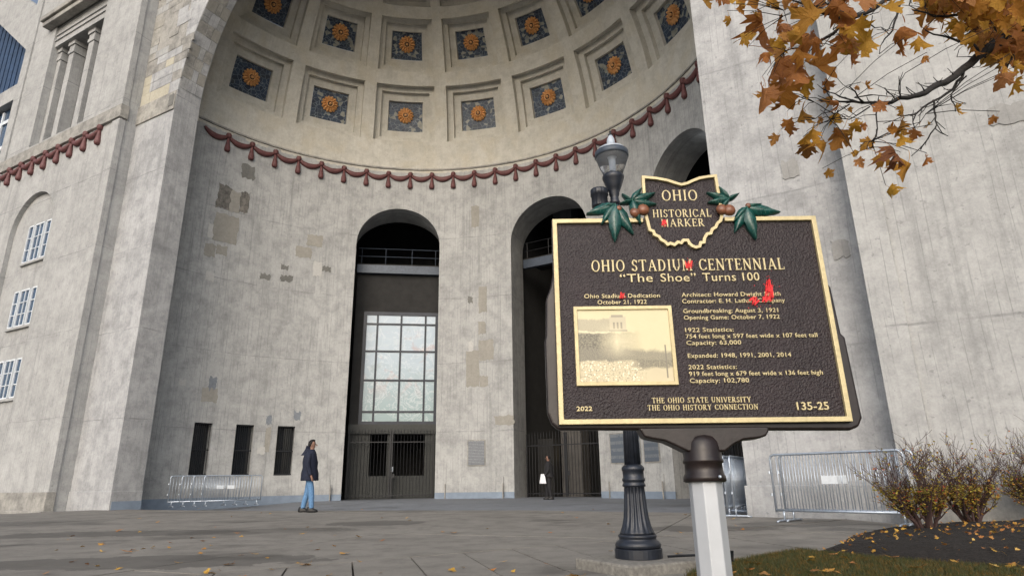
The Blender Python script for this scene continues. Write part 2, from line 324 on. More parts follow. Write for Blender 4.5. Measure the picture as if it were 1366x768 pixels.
# curved apse wall, in upright strips cut by arches and slots
def apse():
    b=MB(); b.uv=[]
    cuts=set()
    a=.5
    while a<=179.51: cuts.add(round(a,3)); a+=1.5
    cuts.add(179.5)
    for c,h,s in ARCH:
        cuts={x for x in cuts if not (c-h-.2<x<c+h+.2)}
        for k in range(33): cuts.add(round(c-h*math.cos(math.pi*k/32),3))
    for p,q in SLOTS: cuts={x for x in cuts if not (p-.2<x<q+.2)}; cuts|={p,q}
    cs=sorted(cuts)
    def bottom(a):
        for c,h,s in ARCH:
            d=abs(a-c)
            if d<=h+1e-3: return s+HW*math.sqrt(max(0,1-(d/h)**2))
        return None
    def quad(pts):
        n=len(b.v); b.v+= [cp(*p) for p in pts]; b.uv+=[(R_(p[0])*RR,p[1]+(p[2]-RR)*0 if len(p)>2 else p[1]) for p in pts]; b.f.append(tuple(range(n,n+len(pts))))
    def quadr(pts): # pts (a,z,r) with uv by radius
        n=len(b.v); b.v+= [cp(*p) for p in pts]; b.uv+=[(p[2],p[1]) for p in pts]; b.f.append(tuple(range(n,n+len(pts))))
    top=HS+.12
    for a0,a1 in zip(cs[:-1],cs[1:]):
        m=(a0+a1)/2; inarch=bottom(m) is not None; inslot=any(p<m<q for p,q in SLOTS)
        if inarch:
            z0,z1=bottom(a0) or 0,bottom(a1) or 0
            quad([(a0,z0),(a1,z1),(a1,top),(a0,top)])
            quadr([(a0,z0,RR),(a1,z1,RR),(a1,z1,RR+2.0),(a0,z0,RR+2.0)])
        elif inslot:
            quad([(a0,-1),(a1,-1),(a1,SZ[0]),(a0,SZ[0])]); quad([(a0,SZ[1]),(a1,SZ[1]),(a1,top),(a0,top)])
            quadr([(a0,SZ[0],RR),(a1,SZ[0],RR),(a1,SZ[0],RR+.5),(a0,SZ[0],RR+.5)]); quadr([(a0,SZ[1],RR),(a1,SZ[1],RR),(a1,SZ[1],RR+.5),(a0,SZ[1],RR+.5)])
            for aa in (a0,a1): quadr([(aa,SZ[0],RR),(aa,SZ[1],RR),(aa,SZ[1],RR+.5),(aa,SZ[0],RR+.5)])
        else: quad([(a0,-1),(a1,-1),(a1,top),(a0,top)])
    for c,h,s in ARCH:
        for aa in (c-h,c+h): quadr([(aa,-.2,RR),(aa,s,RR),(aa,s,RR+2.0),(aa,-.2,RR+2.0)])
    return b.build('curved_wall',M['wall'],stad)
apse()
# plinth round the foot of the wall with the painted band, broken at the arches
def ringseg(a0,a1,z0,z1,r0,r1,step=1.5):
    b=MB(); n=max(1,int(abs(a1-a0)/step)); b.uv=[]
    for k in range(n+1):
        a=a0+(a1-a0)*k/n
        for r,z in ((r0,z0),(r1,z0),(r1,z1),(r0,z1)): b.v.append(cp(a,z,r)); b.uv.append((R_(a)*RR,z+(r-r0)))
    for k in range(n):
        for j in range(4): b.f.append((k*4+j,k*4+(j+1)%4,(k+1)*4+(j+1)%4,(k+1)*4+j))
    b.f.append((0,3,2,1)); b.f.append((n*4,n*4+1,n*4+2,n*4+3)); return b
GAPS=[(c-h,c+h) for c,h,s in ARCH]
SEG=[(.5,GAPS[2][0]-2.6),(GAPS[2][1]+2.4,GAPS[1][0]-2.4),(GAPS[1][1]+2.4,GAPS[0][0]-2.4),(GAPS[0][1]+2.4,179.5)]
for a0,a1 in SEG:
    ringseg(a0,a1,-.4,.30,RR-.13,RR+.1).build('painted_plinth',M['bluepaint'],stad)
    ringseg(a0,a1,.302,.66,RR-.125,RR+.1).build('plinth',M['wall'],stad)
    ringseg(a0,a1,.662,1.02,RR-.05,RR+.1).build('plinth_cap',M['wall'],stad)
for g in GAPS:
    for s,e in ((g[0],-2.4),(g[1],2.4)):
        ringseg(min(s,s+e*.99),max(s,s+e*.99),-.4,.30,RR-.012,RR+.1).build('painted_band',M['bluepaint'],stad)
        q=cp(s+e,0,RR-.16); MB().tube([(q[0],q[1],-.1),(q[0],q[1],.72)],.03,8).build('drain_pipe',M['trim'],stad)
# thin ledge at the foot of the dome
ringseg(.5,179.5,HS+.18,HS+.27,RR-.07,RR+.2).build('dome_ledge',M['trim'],stad)
# dome shell with square holes for the coffers
COLS=[165.2-19.22*k for k in range(9)]
RINGS=[(8.7,23.3),(26.8,39.6),(42.4,53.2),(56,64.6)]
HA=8.0
def sp_(az,el,r): a,e=R_(az),R_(el); return Vector((r*math.cos(e)*math.cos(a),r*math.cos(e)*math.sin(a),r*math.sin(e)))
def dome():
    azs=[-8]+sorted(x for c in COLS for x in (c-HA,c+HA))+[188]
    els=[0]+[x for r in RINGS for x in r]+[75,90]
    b=MB()
    for i in range(len(azs)-1):
        for j in range(len(els)-1):
            if i%2==1 and j%2==1 and j<8: continue
            na=max(2,int((azs[i+1]-azs[i])/1.2)); ne=max(2,int((els[j+1]-els[j])/1.5))
            b0=len(b.v)
            for y in range(ne+1):
                for x in range(na+1):
                    b.v.append(tuple(sp_(azs[i]+(azs[i+1]-azs[i])*x/na,els[j]+(els[j+1]-els[j])*y/ne,RR)))
            for y in range(ne):
                for x in range(na):
                    p=b0+y*(na+1)+x; b.f.append((p,p+1,p+na+2,p+na+1))
    b.uv=[(math.atan2(v[1],v[0])*RR*.8,v[2]) for v in b.v]
    o=b.build('dome_shell',M['dome'],stad,smooth=True); o.location=(0,CY,HS)
    bm=bmesh.new(); bm.from_mesh(o.data)
    bmesh.ops.bisect_plane(bm,geom=bm.verts[:]+bm.edges[:]+bm.faces[:],plane_co=(0,DD-CY-.05,0),plane_no=(0,1,0),clear_inner=True)
    bm.to_mesh(o.data); bm.free()
dome()
def coffer_mesh(ring):
    e0,e1=ring; ec=(e0+e1)/2; eh=(e1-e0)/2; b=MB(); n=6
    lv=[(1,1,0),(.985,.985,.34),(.80,.80,.36),(.785,.785,.58),(.56,.52,.60),(.54,.50,.78)]
    for sa,se,d in lv:
        for s in range(4):
            for k in range(n):
                t=-1+2*k/n; x,y=[(t,-1),(1,t),(-t,1),(-1,-t)][s]
                p=sp_(90+x*HA*sa,ec+y*eh*se,RR+d); b.v.append(tuple(p))
    N=4*n
    for i in range(len(lv)-1):
        for k in range(N): b.f.append((i*N+k,i*N+(k+1)%N,(i+1)*N+(k+1)%N,(i+1)*N+k))
    b.uv=[(v[0]*1.1,v[2]) for v in b.v]
    t=MB(); sa,se,d=lv[-1]
    for y in range(3):
        for x in range(3): t.v.append(tuple(sp_(90+(x-1)*HA*sa,ec+(y-1)*eh*se,RR+.76)))
    t.f=[(0,1,4,3),(1,2,5,4),(3,4,7,6),(4,5,8,7)]; t.uv=[(x,y*1.0) for y in range(3) for x in range(3)]
    return b,t,ec
def rosette_mesh():
    b=MB()
    for k in range(14):
        a=2*math.pi*k/14; r=rnd
        pr=[(.13,.03,.03),(.22,.055,.10),(.36,.075,.13),(.47,.07,.10),(.53,.035,.03)]
        vs=[]
        for (d,wd,h) in pr: vs+= [(d,-wd*1.25,h*.2),(d,0,h*1.25),(d,wd*1.25,h*.2)]
        fs=[]
        for i in range(4):
            fs+=[(i*3,i*3+3,i*3+4,i*3+1),(i*3+1,i*3+4,i*3+5,i*3+2)]
        b.add(vs,fs,Matrix.Rotation(a,4,'Z'))
    pass
    b.lathe([(.20,.05),(.225,.12),(.20,.17),(.16,.16),(.15,.09)],20,cap=False)
    c=MB().lathe([(.17,.08),(.17,.10)],16); c.lathe([(.40,-.08),(.44,-.02),(.30,.035)],28)
    d=MB().lathe([(.085,.13),(.08,.20),(.03,.24),(.001,.245)],14)
    return b,c,d
rb,rc_,rd=rosette_mesh()
proto={}
for j,ring in enumerate(RINGS):
    for i,c in enumerate(COLS):
        if j not in proto:
            f,t,ec=coffer_mesh(ring)
            fo=f.build('coffer',M['dome'],stad); to=t.build('mosaic_panel',M['mosaic'],fo)
            if j==0:
                ro=rb.build('rosette',M['rosette'],fo,smooth=False); proto['r']=ro
                me=ro.data; bm=bmesh.new(); bm.from_mesh(me)
                for mbx,mi in ((rc_,1),(rd,0)):
                    n0=len(bm.verts); vs=[bm.verts.new(v) for v in mbx.v]
                    for fc in mbx.f:
                        ff=bm.faces.new([vs[q] for q in fc]); ff.material_index=mi
                bm.to_mesh(me); bm.free(); me.materials.append(M['rosdark'])
            else: ro=dup(proto['r'],fo)
            proto[j]=(fo,to,ec)
        else:
            fo=dup(proto[j][0],stad); to=dup(proto[j][1],fo); ro=dup(proto['r'],fo)
        fo.location=(0,CY,HS); fo.rotation_euler=(0,0,R_(c-90))
        ec=proto[j][2]; p=sp_(90,ec+.4,RR+.70); ro.location=p
        zq=(-p).to_track_quat('Z','Y').to_euler(); ro.rotation_euler=zq
        sc=[.9,.9,.82,.7][j]; ro.scale=(sc,sc,1)
# festoons under the dome ledge
def swag_mesh(span,linear=False):
    b=MB(); n=10; pts=[];rs=[]
    for k in range(n+1):
        t=k/n; z=-.30*(1-(2*t-1)**2)-.06; pts.append((t,z)); rs.append(.055+.085*math.sin(math.pi*t)**.7)
    def at(t,z,off=.0):
        if linear: return (-span*t,-off,z)
        a=R_(90+5.5*t); r=RR-off; return (r*math.cos(a),r*math.sin(a),z)
    for d,zz in ((0,0),(.5,.09)):
        b.tube([at(t,z+zz*math.sin(math.pi*t)*.6,.05) for t,z in pts],[r*(1-.25*d) for r in rs],8)
    t=MB(); prof=[(.03,-.95),(.115,-.93),(.15,-.84),(.14,-.72),(.10,-.5),(.07,-.3),(.055,-.2)]
    p=at(0,0,.07); t.lathe(prof,12,Matrix.Translation((p[0],p[1],0)),cap=True)
    t.lathe([(.06,-.22),(.13,-.14),(.15,-.04),(.12,.06),(.05,.1)],10,Matrix.Translation((p[0],p[1],0)))
    return b,t
sb,tb=swag_mesh(0)
so_,to_=None,None
for k in range(31):
    a=174.4-5.5*k
    if so_ is None: s=so_=sb.build('festoon',M['maroon'],stad,smooth=True); t=to_=tb.build('tassel',M['maroon'],s,smooth=True)
    else: s=dup(so_,stad); t=dup(to_,s)
    s.location=(0,CY,HS-.08); s.rotation_euler=(0,0,R_(a-90-5.5))
sb,tb=swag_mesh(1.18,True); so_=None
for side in (-1,1):
    for k in range(9):
        if so_ is None: s=so_=sb.build('festoon',M['maroon'],stad,smooth=True); t=to_=tb.build('tassel',M['maroon'],s,smooth=True)
        else: s=dup(so_,stad); t=dup(to_,s)
        s.location=(-15.5-1.18*k,-.72,ZL+.02) if side<0 else (15.5+1.18*(k+1),-.72,ZL+.02)
# front wall with the great arch
def front():
    b=MB(); N=64; top=34.0
    xs=[-RA*math.cos(math.pi*k/N) for k in range(N+1)]
    zb=[ZL+math.sqrt(max(0,RA*RA-x*x)) for x in xs]
    for i in range(N):
        x0,x1,z0,z1=xs[i],xs[i+1],zb[i],zb[i+1]
        b.add([(x0,0,z0),(x1,0,z1),(x1,0,top),(x0,0,top)],[(0,1,2,3)])
        b.add([(x0,DD,z0),(x1,DD,z1),(x1,DD,top),(x0,DD,top)],[(3,2,1,0)])
        b.add([(x0,0,z0),(x1,0,z1),(x1,DD,z1),(x0,DD,z0)],[(3,2,1,0)])
    b.build('arch_wall',M['front'],stad)
    for s in (-1,1):
        a,c=(s*RA,s*14.0) if s>0 else (s*14.0,s*RA)
        MB().box((a,0,-1.2),(c,DD,ZL)).build('pier',M['front'],stad)
        MB().box((a,.003,ZL+.95),(c,DD,34)).build('upper_pier',M['trim'],stad)
        MB().box((a-.07,-.06,ZL),(c+.0,DD+.05,ZL+.95)).build('impost_block',M['trim'],stad,bevel=.02) if s<0 else MB().box((a-.05,-.06,ZL),(c,DD+.05,ZL+.95)).build('impost_block',M['trim'],stad,bevel=.02)
        MB().box((a-.05,-.05,-1.2),(c+.05,DD,.66)).build('plinth',M['front'],stad,bevel=.015)
        ga,gb=(s*RA-s*.065,s*RA+s*.2); MB().box((min(ga,gb),.02,-.4),(max(ga,gb),DD,.30)).build('painted_plinth',M['bluepaint'],stad)
        # wall between the pier and the curved wall, behind the front arch
        MB().box((min(s*RA+s*.01,s*14.2),DD,-1),(max(s*RA+s*.01,s*14.2),DD+.6,HS)).build('return_wall',M['front'],stad) if False else None
front()
# facing blocks on the soffit of the great arch and on the left pier above the impost
br_=random.Random(6); BMAT=['trim','trim','front','front','patch_t','trim','tower']
NB=62
for k in range(NB):
    a0,a1=math.pi*k/NB,math.pi*(k+1)/NB; cuts=[.02,.02+.36+.1*(k%2),.02+.72+.08*((k+1)%2),DD-.02]
    for j in range(3):
        pr=br_.uniform(.002,.022); e=.010/RA; r0,r1=RA-pr,RA+.06; ya,yb=cuts[j]+.008,cuts[j+1]-.008; vs=[]
        for r in (r0,r1):
            for a in (a0+e,a1-e):
                for y in (ya,yb): vs.append((-r*math.cos(a),y,ZL+r*math.sin(a)))
        if ZL+r0*math.sin(a0)<ZL+.97 and j<3 and min(v[2] for v in vs)<ZL+.97: continue
        b=MB().add(vs,[(0,1,3,2),(4,6,7,5),(0,4,5,1),(2,3,7,6),(0,2,6,4),(1,5,7,3)]); b.build('facing_block',M[br_.choice(BMAT)],stad)
z=ZL+.97
row=0
while z<27:
    h=br_.choice((.42,.5,.6)); x=-13.98; 
    while x<-9:
        wd=br_.uniform(.5,1.1); x1=min(x+wd,-RA*math.sqrt(max(0,1-((z+h-ZL)/RA)**2))-.03 if z+h-ZL<RA else -9)
        lim=-RA*math.sqrt(max(0,1-((z+h-ZL)/RA)**2))-.03
        if x+.25>lim: break
        x1=min(x+wd,lim)
        if br_.random()<(.95 if z<20.5 else .55):
            pr=br_.uniform(.006,.02); MB().box((x+.008,-pr,z+.008),(x1-.008,.05,z+h-.008)).build('facing_block',M[br_.choice(['patch_y','patch_y','trim','front'] if z<19.6 and x<-12 else BMAT)],stad)
        x=x1
    z+=h; row+=1
# towers left and right of the arch
TL=25.4
def tower(s):
    X=lambda x: s*x
    def bx(b,x0,x1,y0,y1,z0,z1): return b.box((min(X(x0),X(x1)),y0,z0),(max(X(x0),X(x1)),y1,z1))
    Y=-.72
    # openings on the tower front: the loggia and the niche
    ox0,ox1,oz0,oz1=17.4,22.43,17.75,24.0
    b=MB(); bx(b,14.0,ox0,Y,6,ZL,36); b.build('tower_wall',M['tower'],stad)
    b=MB(); bx(b,ox1,TL,Y,6,ZL,36); b.build('tower_wall',M['tower'],stad)
    b=MB(); bx(b,ox0,ox1,Y,6,oz1+1.25,36); b.build('tower_wall',M['tower'],stad)
    b=MB(); bx(b,ox0,ox1,Y+.12,6,oz1,oz1+1.25); b.build('entablature',M['tower'],stad)
    for z in (.35,.7): b=MB(); bx(b,ox0,ox1,Y+.05,Y+.3,oz1+z,oz1+z+.06); b.build('moulding',M['tower'],stad)
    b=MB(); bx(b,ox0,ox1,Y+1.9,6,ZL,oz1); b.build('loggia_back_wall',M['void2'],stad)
    b=MB(); bx(b,ox0,ox1,Y,Y+1.9,ZL,oz0); b.build('loggia_sill',M['tower'],stad)
    b=MB(); bx(b,ox0-.5,ox1+.7,Y-.42,Y+.1,25.25,25.55); bx(b,ox0-.55,ox1+.78,Y-.55,Y+.1,25.55,25.85); b.build('cornice',M['trim'],stad,bevel=.04)
    for x0,x1 in ((22.42,22.08),(21.25,20.78),(19.35,18.85),(17.75,17.42)):
        b=MB(); bx(b,x0,x1,Y+.38,Y+.98,oz0,oz1-.75); c=b.build('column',M['tower'],stad,bevel=.015)
        e=MB(); bx(e,x0+.05,x1-.05,Y+.33,Y+1.03,oz1-.75,oz1-.55); bx(e,x0+.02,x1-.02,Y+.36,Y+1.0,oz1-.55,oz1-.25); bx(e,x0+.09,x1-.09,Y+.29,Y+1.07,oz1-.25,oz1-.002); e.build('capital',M['tower'],c)
    # lower wall with tall round-headed niche
    n0,n1,nz=18.36,22.3,12.72; r=(n1-n0)/2; cx=(n0+n1)/2; N=24
    b=MB(); bx(b,14.0,n0,Y,6,-1.5,ZL); b.build('tower_wall',M['tower'],stad)
    b=MB(); bx(b,n1,TL,Y,6,-1.5,ZL); b.build('tower_wall',M['tower'],stad)
    b=MB(); xs=[cx-r*math.cos(math.pi*k/N) for k in range(N+1)]
    for x0,x1 in zip(xs[:-1],xs[1:]):
        z0=nz+math.sqrt(max(0,r*r-(x0-cx)**2)); z1=nz+math.sqrt(max(0,r*r-(x1-cx)**2))
        b.add([(X(x0),Y,z0),(X(x1),Y,z1),(X(x1),Y,ZL),(X(x0),Y,ZL)],[(0,1,2,3)]); b.add([(X(x0),Y,z0),(X(x1),Y,z1),(X(x1),Y+.3,z1),(X(x0),Y+.3,z0)],[(3,2,1,0)])
    b.build('niche_head',M['tower'],stad)
    b=MB(); bx(b,n0,n1,Y+.22,6,-1.5,ZL-.01); b.build('niche_back',M['tower'],stad)
    # corner strips, string course, plinth
    for x0,x1 in ((13.95,14.5),(24.7,TL+.02)):
        for z0,z1 in ((.66,ZL-.02),(ZL+.72,36)):
            b=MB(); bx(b,x0,x1,Y-.09,Y+.2,z0,z1); b.build('corner_strip',M['tower'],stad,bevel=.01)
    b=MB(); bx(b,13.9,TL+.08,Y-.13,Y+.25,ZL+.05,ZL+.72); b.build('string_course',M['trim'],stad,bevel=.02)
    b=MB(); bx(b,13.93,TL+.05,Y-.16,Y+.2,-1.6,.66); b.build('plinth',M['trim'],stad,bevel=.02)
    b=MB(); bx(b,13.88,TL+.1,Y-.26,Y+.2,-1.6,-.02); b.build('footing_course',M['trim'],stad,bevel=.02)
    # windows in the niche: three tiers of three lights
    for z0,z1 in ((11.12,12.95),(7.92,9.62),(4.62,6.3)):
        for xa,xb,nc in ((20.72,20.3,1),(20.12,19.35,2),(19.12,18.7,1)):
            fr=MB(); t=.05
            bx(fr,xa,xb,Y+.14,Y+.24,z0-t,z0+.02); bx(fr,xa,xb,Y+.14,Y+.24,z1-.02,z1+t)
            for x in (xa,xb): bx(fr,x+t/2,x-t/2,Y+.135,Y+.24,z0,z1)
            for k in range(1,nc):
                x=xa+(xb-xa)*k/nc; bx(fr,x-.018,x+.018,Y+.15,Y+.24,z0,z1)
            for k in range(1,3):
                z=z0+(z1-z0)*k/3; bx(fr,xa,xb,Y+.152,Y+.24,z-.018,z+.018)
            fo=fr.build('window',M['plate'],stad)
            for k in range(nc):
                for q in range(3):
                    g=MB(); a_=xa+(xb-xa)*k/nc; c_=xa+(xb-xa)*(k+1)/nc; dz=(z1-z0)/3
                    bx(g,a_,c_,Y+.185,Y+.2,z0+q*dz,z0+(q+1)*dz); g.build('pane',M['pane'],fo)
        b=MB(); bx(b,20.85,18.6,Y+.10,Y+.3,z0-.16,z0-.05); b.build('window_sill',M['tower'],stad)
tower(-1); tower(1)
# repair patches: thin mortar skins on the wall
PM={'s':'patch_s','t':'patch_t','d':'patch_d','l':'patch_l','g':'patch_g','b':'patch_b','y':'patch_y'}
CYL=[(169.54,166.53,13.91,15.14,'d'),(166.92,164.57,13.9,15.02,'t'),(164.54,162.6,13.97,15.14,'d'),(169.47,164.19,12.17,13.65,'t'),(170.76,168.5,11.3,11.95,'t'),(168.3,165.95,11.52,12,'t'),(170.53,168.41,12.23,12.94,'l'),(148.78,145.21,12.98,13.62,'t'),(151.07,147.49,12.25,12.83,'t'),(146.83,144.89,11.34,12.12,'l'),(144.78,142.86,11.66,11.92,'g'),(153.98,152.44,11.46,11.67,'g'),(153.91,151.24,10.81,11.12,'g'),(158.4,156.15,10.71,11.03,'g'),(165.01,161.9,15.9,16.67,'b'),(169.78,168.02,10.11,10.57,'l'),(109.21,107.21,14.49,15.78,'t'),(107.28,105.26,9.5,10.98,'t'),(107.37,105.56,8.32,8.97,'t'),(107.18,103.68,6.9,7.99,'t'),(110.24,107.17,5.54,7.44,'t'),(107.08,105.03,5.51,6.08,'t'),(103.5,98.9,3.52,4.01,'t'),(109.72,108.59,7.4,7.93,'l'),(109.98,108.82,10.1,10.43,'g'),(153.9,152.79,2.28,3.44,'t'),(153.98,152.86,3.59,4,'b'),(148.41,146.94,3.86,4.24,'b'),(155.25,153.68,2.2,2.49,'l'),(167.43,164.28,4.45,5.07,'t'),(166.35,164.81,4.92,5.61,'b'),(172.18,170.86,5.06,5.36,'l')]
PIERP=[(-14.14,-13.1,18.19,19.32,'y'),(-13.39,-11.49,17.67,18.86,'y'),(-12.8,-11.01,17.21,17.79,'d'),(-13.6,-13.05,18.5,19.28,'b'),(13.49,13.81,5.15,5.54,'t'),(12.77,13.1,7.21,7.61,'t')]
TOWP=[(16.46,17.09,7.01,7.4,'t')]
def ragged(x0,x1,z0,z1,n=7,am=.05):
    pts=[];w=abs(x1-x0);h=abs(z1-z0)
    for s in range(4):
        for k in range(n):
            t=k/n; x,z=[(t,0),(1,t),(1-t,1),(0,1-t)][s]
            pts.append((x0+(x1-x0)*x+rnd.uniform(-am,am)*min(1,w),z0+(z1-z0)*z+rnd.uniform(-am,am)))
    return pts
for a0,a1,z0,z1,t in CYL:
    if t=='b' and z0>15: t='g'
    am=.05 if t in 'tl' else .08
    pts=ragged(R_(min(a0,a1))*RR,R_(max(a0,a1))*RR,z0,z1,7,am)
    b=MB(); n=len(pts)
    cxx=sum(p[0] for p in pts)/n; czz=sum(p[1] for p in pts)/n
    for rr in (RR-.014,RR+.05):
        for x,z in pts: b.v.append(cp(math.degrees(x/RR),z,rr))
    b.v.append(cp(math.degrees(cxx/RR),czz,RR-.014)); 
    b.uv=[(x,z) for x,z in pts]*2+[(cxx,czz)]
    b.f=[(i,(i+1)%n,2*n) for i in range(n)]+[(i,(i+1)%n,n+(i+1)%n,n+i) for i in range(n)]
    b.build('repair_patch',M[PM[t]],stad)
def flatpatch(a0,a1,z0,z1,t,y):
    pts=ragged(a0,a1,z0,z1,6,.05 if t!='y' else .02); b=MB(); n=len(pts)
    b.v=[(x,y-.02,z) for x,z in pts]+[(x,y+.05,z) for x,z in pts]; b.f=[tuple(range(n))]+[(i,(i+1)%n,n+(i+1)%n,n+i) for i in range(n)]
    b.uv=[(v[0],v[2]) for v in b.v]; b.build('repair_patch',M[PM[t]],stad)
for q in PIERP[4:]: flatpatch(*q[:4],'s',0 if q[2]>18 or q[2]<16 else -.06)
for q in TOWP: flatpatch(*q[:4],'s',-.72)
flatpatch(-11.6,-11.25,17.0,17.6,'g',-.06)
for z0,z1 in ((18.0,18.5),(18.6,19.4)):
    MB().box((-RA-.01,.15,z0),(-RA+.02,.8,z1)).build('repair_patch',M['patch_y'],stad) if False else None
# arch interiors, beams, railings, window, doors, gates
def bar_gate(par,t0,t1,h,step,y=0,leaf=2):
    g=MB()
    for z in (.16,h-.62): g.box((t0,y-.02,z),(t1,y+.02,z+.05))
    g.box((t0,y-.03,0),(t0+.07,y+.03,h)); g.box((t1-.07,y-.03,0),(t1,y+.03,h))
    if leaf==2:
        m=(t0+t1)/2; g.box((m-.08,y-.03,.05),(m-.02,y+.03,h)); g.box((m+.02,y-.03,.05),(m+.08,y+.03,h))
        g.box((m+.10,y-.05,1.05),(m+.22,y-.03,1.25))
    o=g.build('gate',M['iron'],stad); o.matrix_local=par; pk=None; x=t0+step
    while x<t1-.05:
        if pk is None:
            q=MB().tube([(0,0,.05),(0,0,h-.02)],.016,6); q.lathe([(.03,h-.03),(.02,h+.0),(.002,h+.11)],6); pk=q.build('picket',M['iron'],o); pk.location=(x,y,0)
        else: dup(pk,o,(x,y,0))
        x+=step
    return o
for idx,(c,h,s) in enumerate(ARCH):
    a=R_(c); T=Matrix.Translation((RR*math.cos(a),CY+RR*math.sin(a),0))@Matrix.Rotation(a-math.pi/2,4,'Z')   # local: +y outwards behind the wall, x to the right seen from inside
    def pt(mb,name,mat):
        o=mb.build(name,mat,stad); o.matrix_local=T; return o
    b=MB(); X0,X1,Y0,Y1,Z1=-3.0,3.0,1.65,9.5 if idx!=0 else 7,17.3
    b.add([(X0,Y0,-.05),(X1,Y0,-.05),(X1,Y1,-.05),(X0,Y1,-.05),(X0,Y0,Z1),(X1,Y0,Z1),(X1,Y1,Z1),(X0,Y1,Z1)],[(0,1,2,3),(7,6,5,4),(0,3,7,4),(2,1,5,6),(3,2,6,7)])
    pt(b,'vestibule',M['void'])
    # walkway beam and railing
    zb=12.25; yb=1.25
    pt(MB().box((-2.32,yb,zb),(2.32,yb+.3,zb+.48)),'walkway_beam',M['steelblue'])
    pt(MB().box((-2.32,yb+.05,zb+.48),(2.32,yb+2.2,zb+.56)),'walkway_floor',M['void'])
    rl=MB()
    for z in (1.02,1.5): rl.tube([(-2.3,yb+.1,zb+z),(2.3,yb+.1,zb+z)],.022,6)
    for x in (-2.1,-.75,.75,2.1): rl.tube([(x,yb+.1,zb+.45),(x,yb+.1,zb+1.5)],.02,6)
    pt(rl,'walkway_railing',M['iron' if idx else 'steelblue'])
    if idx==0:
        y=1.45; x0,x1,z0,z1=-1.72,2.26,3.86,9.92
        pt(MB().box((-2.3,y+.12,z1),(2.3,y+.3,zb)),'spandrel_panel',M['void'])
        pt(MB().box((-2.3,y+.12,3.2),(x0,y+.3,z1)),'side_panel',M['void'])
        pt(MB().box((-2.3,y-.05,3.3),(2.3,y+.3,3.8)),'door_lintel',M['greenpaint'])
        xs=[x0+(x1-x0)*t for t in (0,.17,.5,.84,1)]; zs=[z1-(z1-z0)*t for t in (0,.10,.355,.62,.90,1)]
        w_=MB()
        for i,x in enumerate(xs): e=.09 if i in(0,4) else .05; w_.box((x-e,y,z0-.09),(x+e,y+.1,z1+.09))
        for i,z in enumerate(zs): e=.10 if i in(0,5) else .05; w_.box((x0,y+.002,z-e),(x1,y+.098,z+e))
        wo=pt(w_,'window',M['winbar'])
        for i in range(4):
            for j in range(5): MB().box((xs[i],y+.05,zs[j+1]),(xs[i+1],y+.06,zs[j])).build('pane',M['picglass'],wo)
        # door screen behind the bars
        d=MB(); d.box((-2.3,y+.1,0),(-1.15,y+.2,3.3)); d.box((1.75,y+.1,0),(2.3,y+.2,3.3)); d.box((-1.15,y+.12,0),(1.75,y+.2,1.15)); d.box((-.25,y+.12,1.15),(.05,y+.2,3.3)); pt(d,'door_screen',M['greenpaint'])
        q=pt(MB().box((.0,y-.1,1.35),(.12,y+.1,1.6)),'door_lock',M['galv'])
        bar_gate(T,-2.22,2.22,3.45,.17,1.1)
    else:
        bar_gate(T,-2.22,2.22,3.1 if idx==1 else 3.0,.17,1.0)
        if idx==1:
            pt(MB().box((-1.3,3.2,-.05),(-.1,4.2,Z1)),'inner_column',M['void2'])
            pt(MB().box((.2,5.2,-.05),(.7,5.7,Z1)),'inner_column',M['void2'])
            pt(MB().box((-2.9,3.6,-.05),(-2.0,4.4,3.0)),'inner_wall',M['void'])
            lp=pt(MB().box((-1.70,4.3,2.2),(-1.45,4.4,2.28)),'ceiling_light',M['lampwarm'])
        else:
            pt(MB().box((.55,1.2,15.0),(.95,1.3,15.08)),'floodlight',M['lampwhite'])
# slot windows with bars
for p,q in SLOTS:
    b=ringseg(p,q,SZ[0],SZ[1],RR+.42,RR+.45).build('slot_window',M['darkpane'],stad)
    bars=MB(); n=9
    for k in range(n):
        a=p+(q-p)*(k+.5)/n; x,y,_=cp(a,0,RR+.1)
        t=MB().tube([(x,y,SZ[0]),(x,y,SZ[1])],.012,5).build('bar',M['iron'],b)
    for z in (SZ[0]+.03,(SZ[0]+SZ[1])/2-.05,SZ[1]-.06): ringseg(p,q,z,z+.05,RR+.09,RR+.13).build('cross_bar',M['iron'],b)
# plaques
def plaque(a0,a1,z0,z1,mat):
    c=R_((a0+a1)/2); w2=abs(a1-a0)*math.pi/180*RR/2
    T=Matrix.Translation((RR*math.cos(c),CY+RR*math.sin(c),0))@Matrix.Rotation(c-math.pi/2,4,'Z')
    o=MB().box((-w2,-.05,z0),(w2,.06,z1)).build('plaque',mat,stad,bevel=.01); o.matrix_local=T
    f=MB(); f.box((-w2-.05,-.035,z0-.05),(w2+.05,.05,z1+.05)); f.build('plaque_frame',M['trim'],o)
plaque(109.6,105.9,1.60,2.78,M['plaque'])
plaque(76.1,68.95,1.52,2.78,M['plaque2']); plaque(67.9,64.4,1.52,2.72,M['plaque2'])
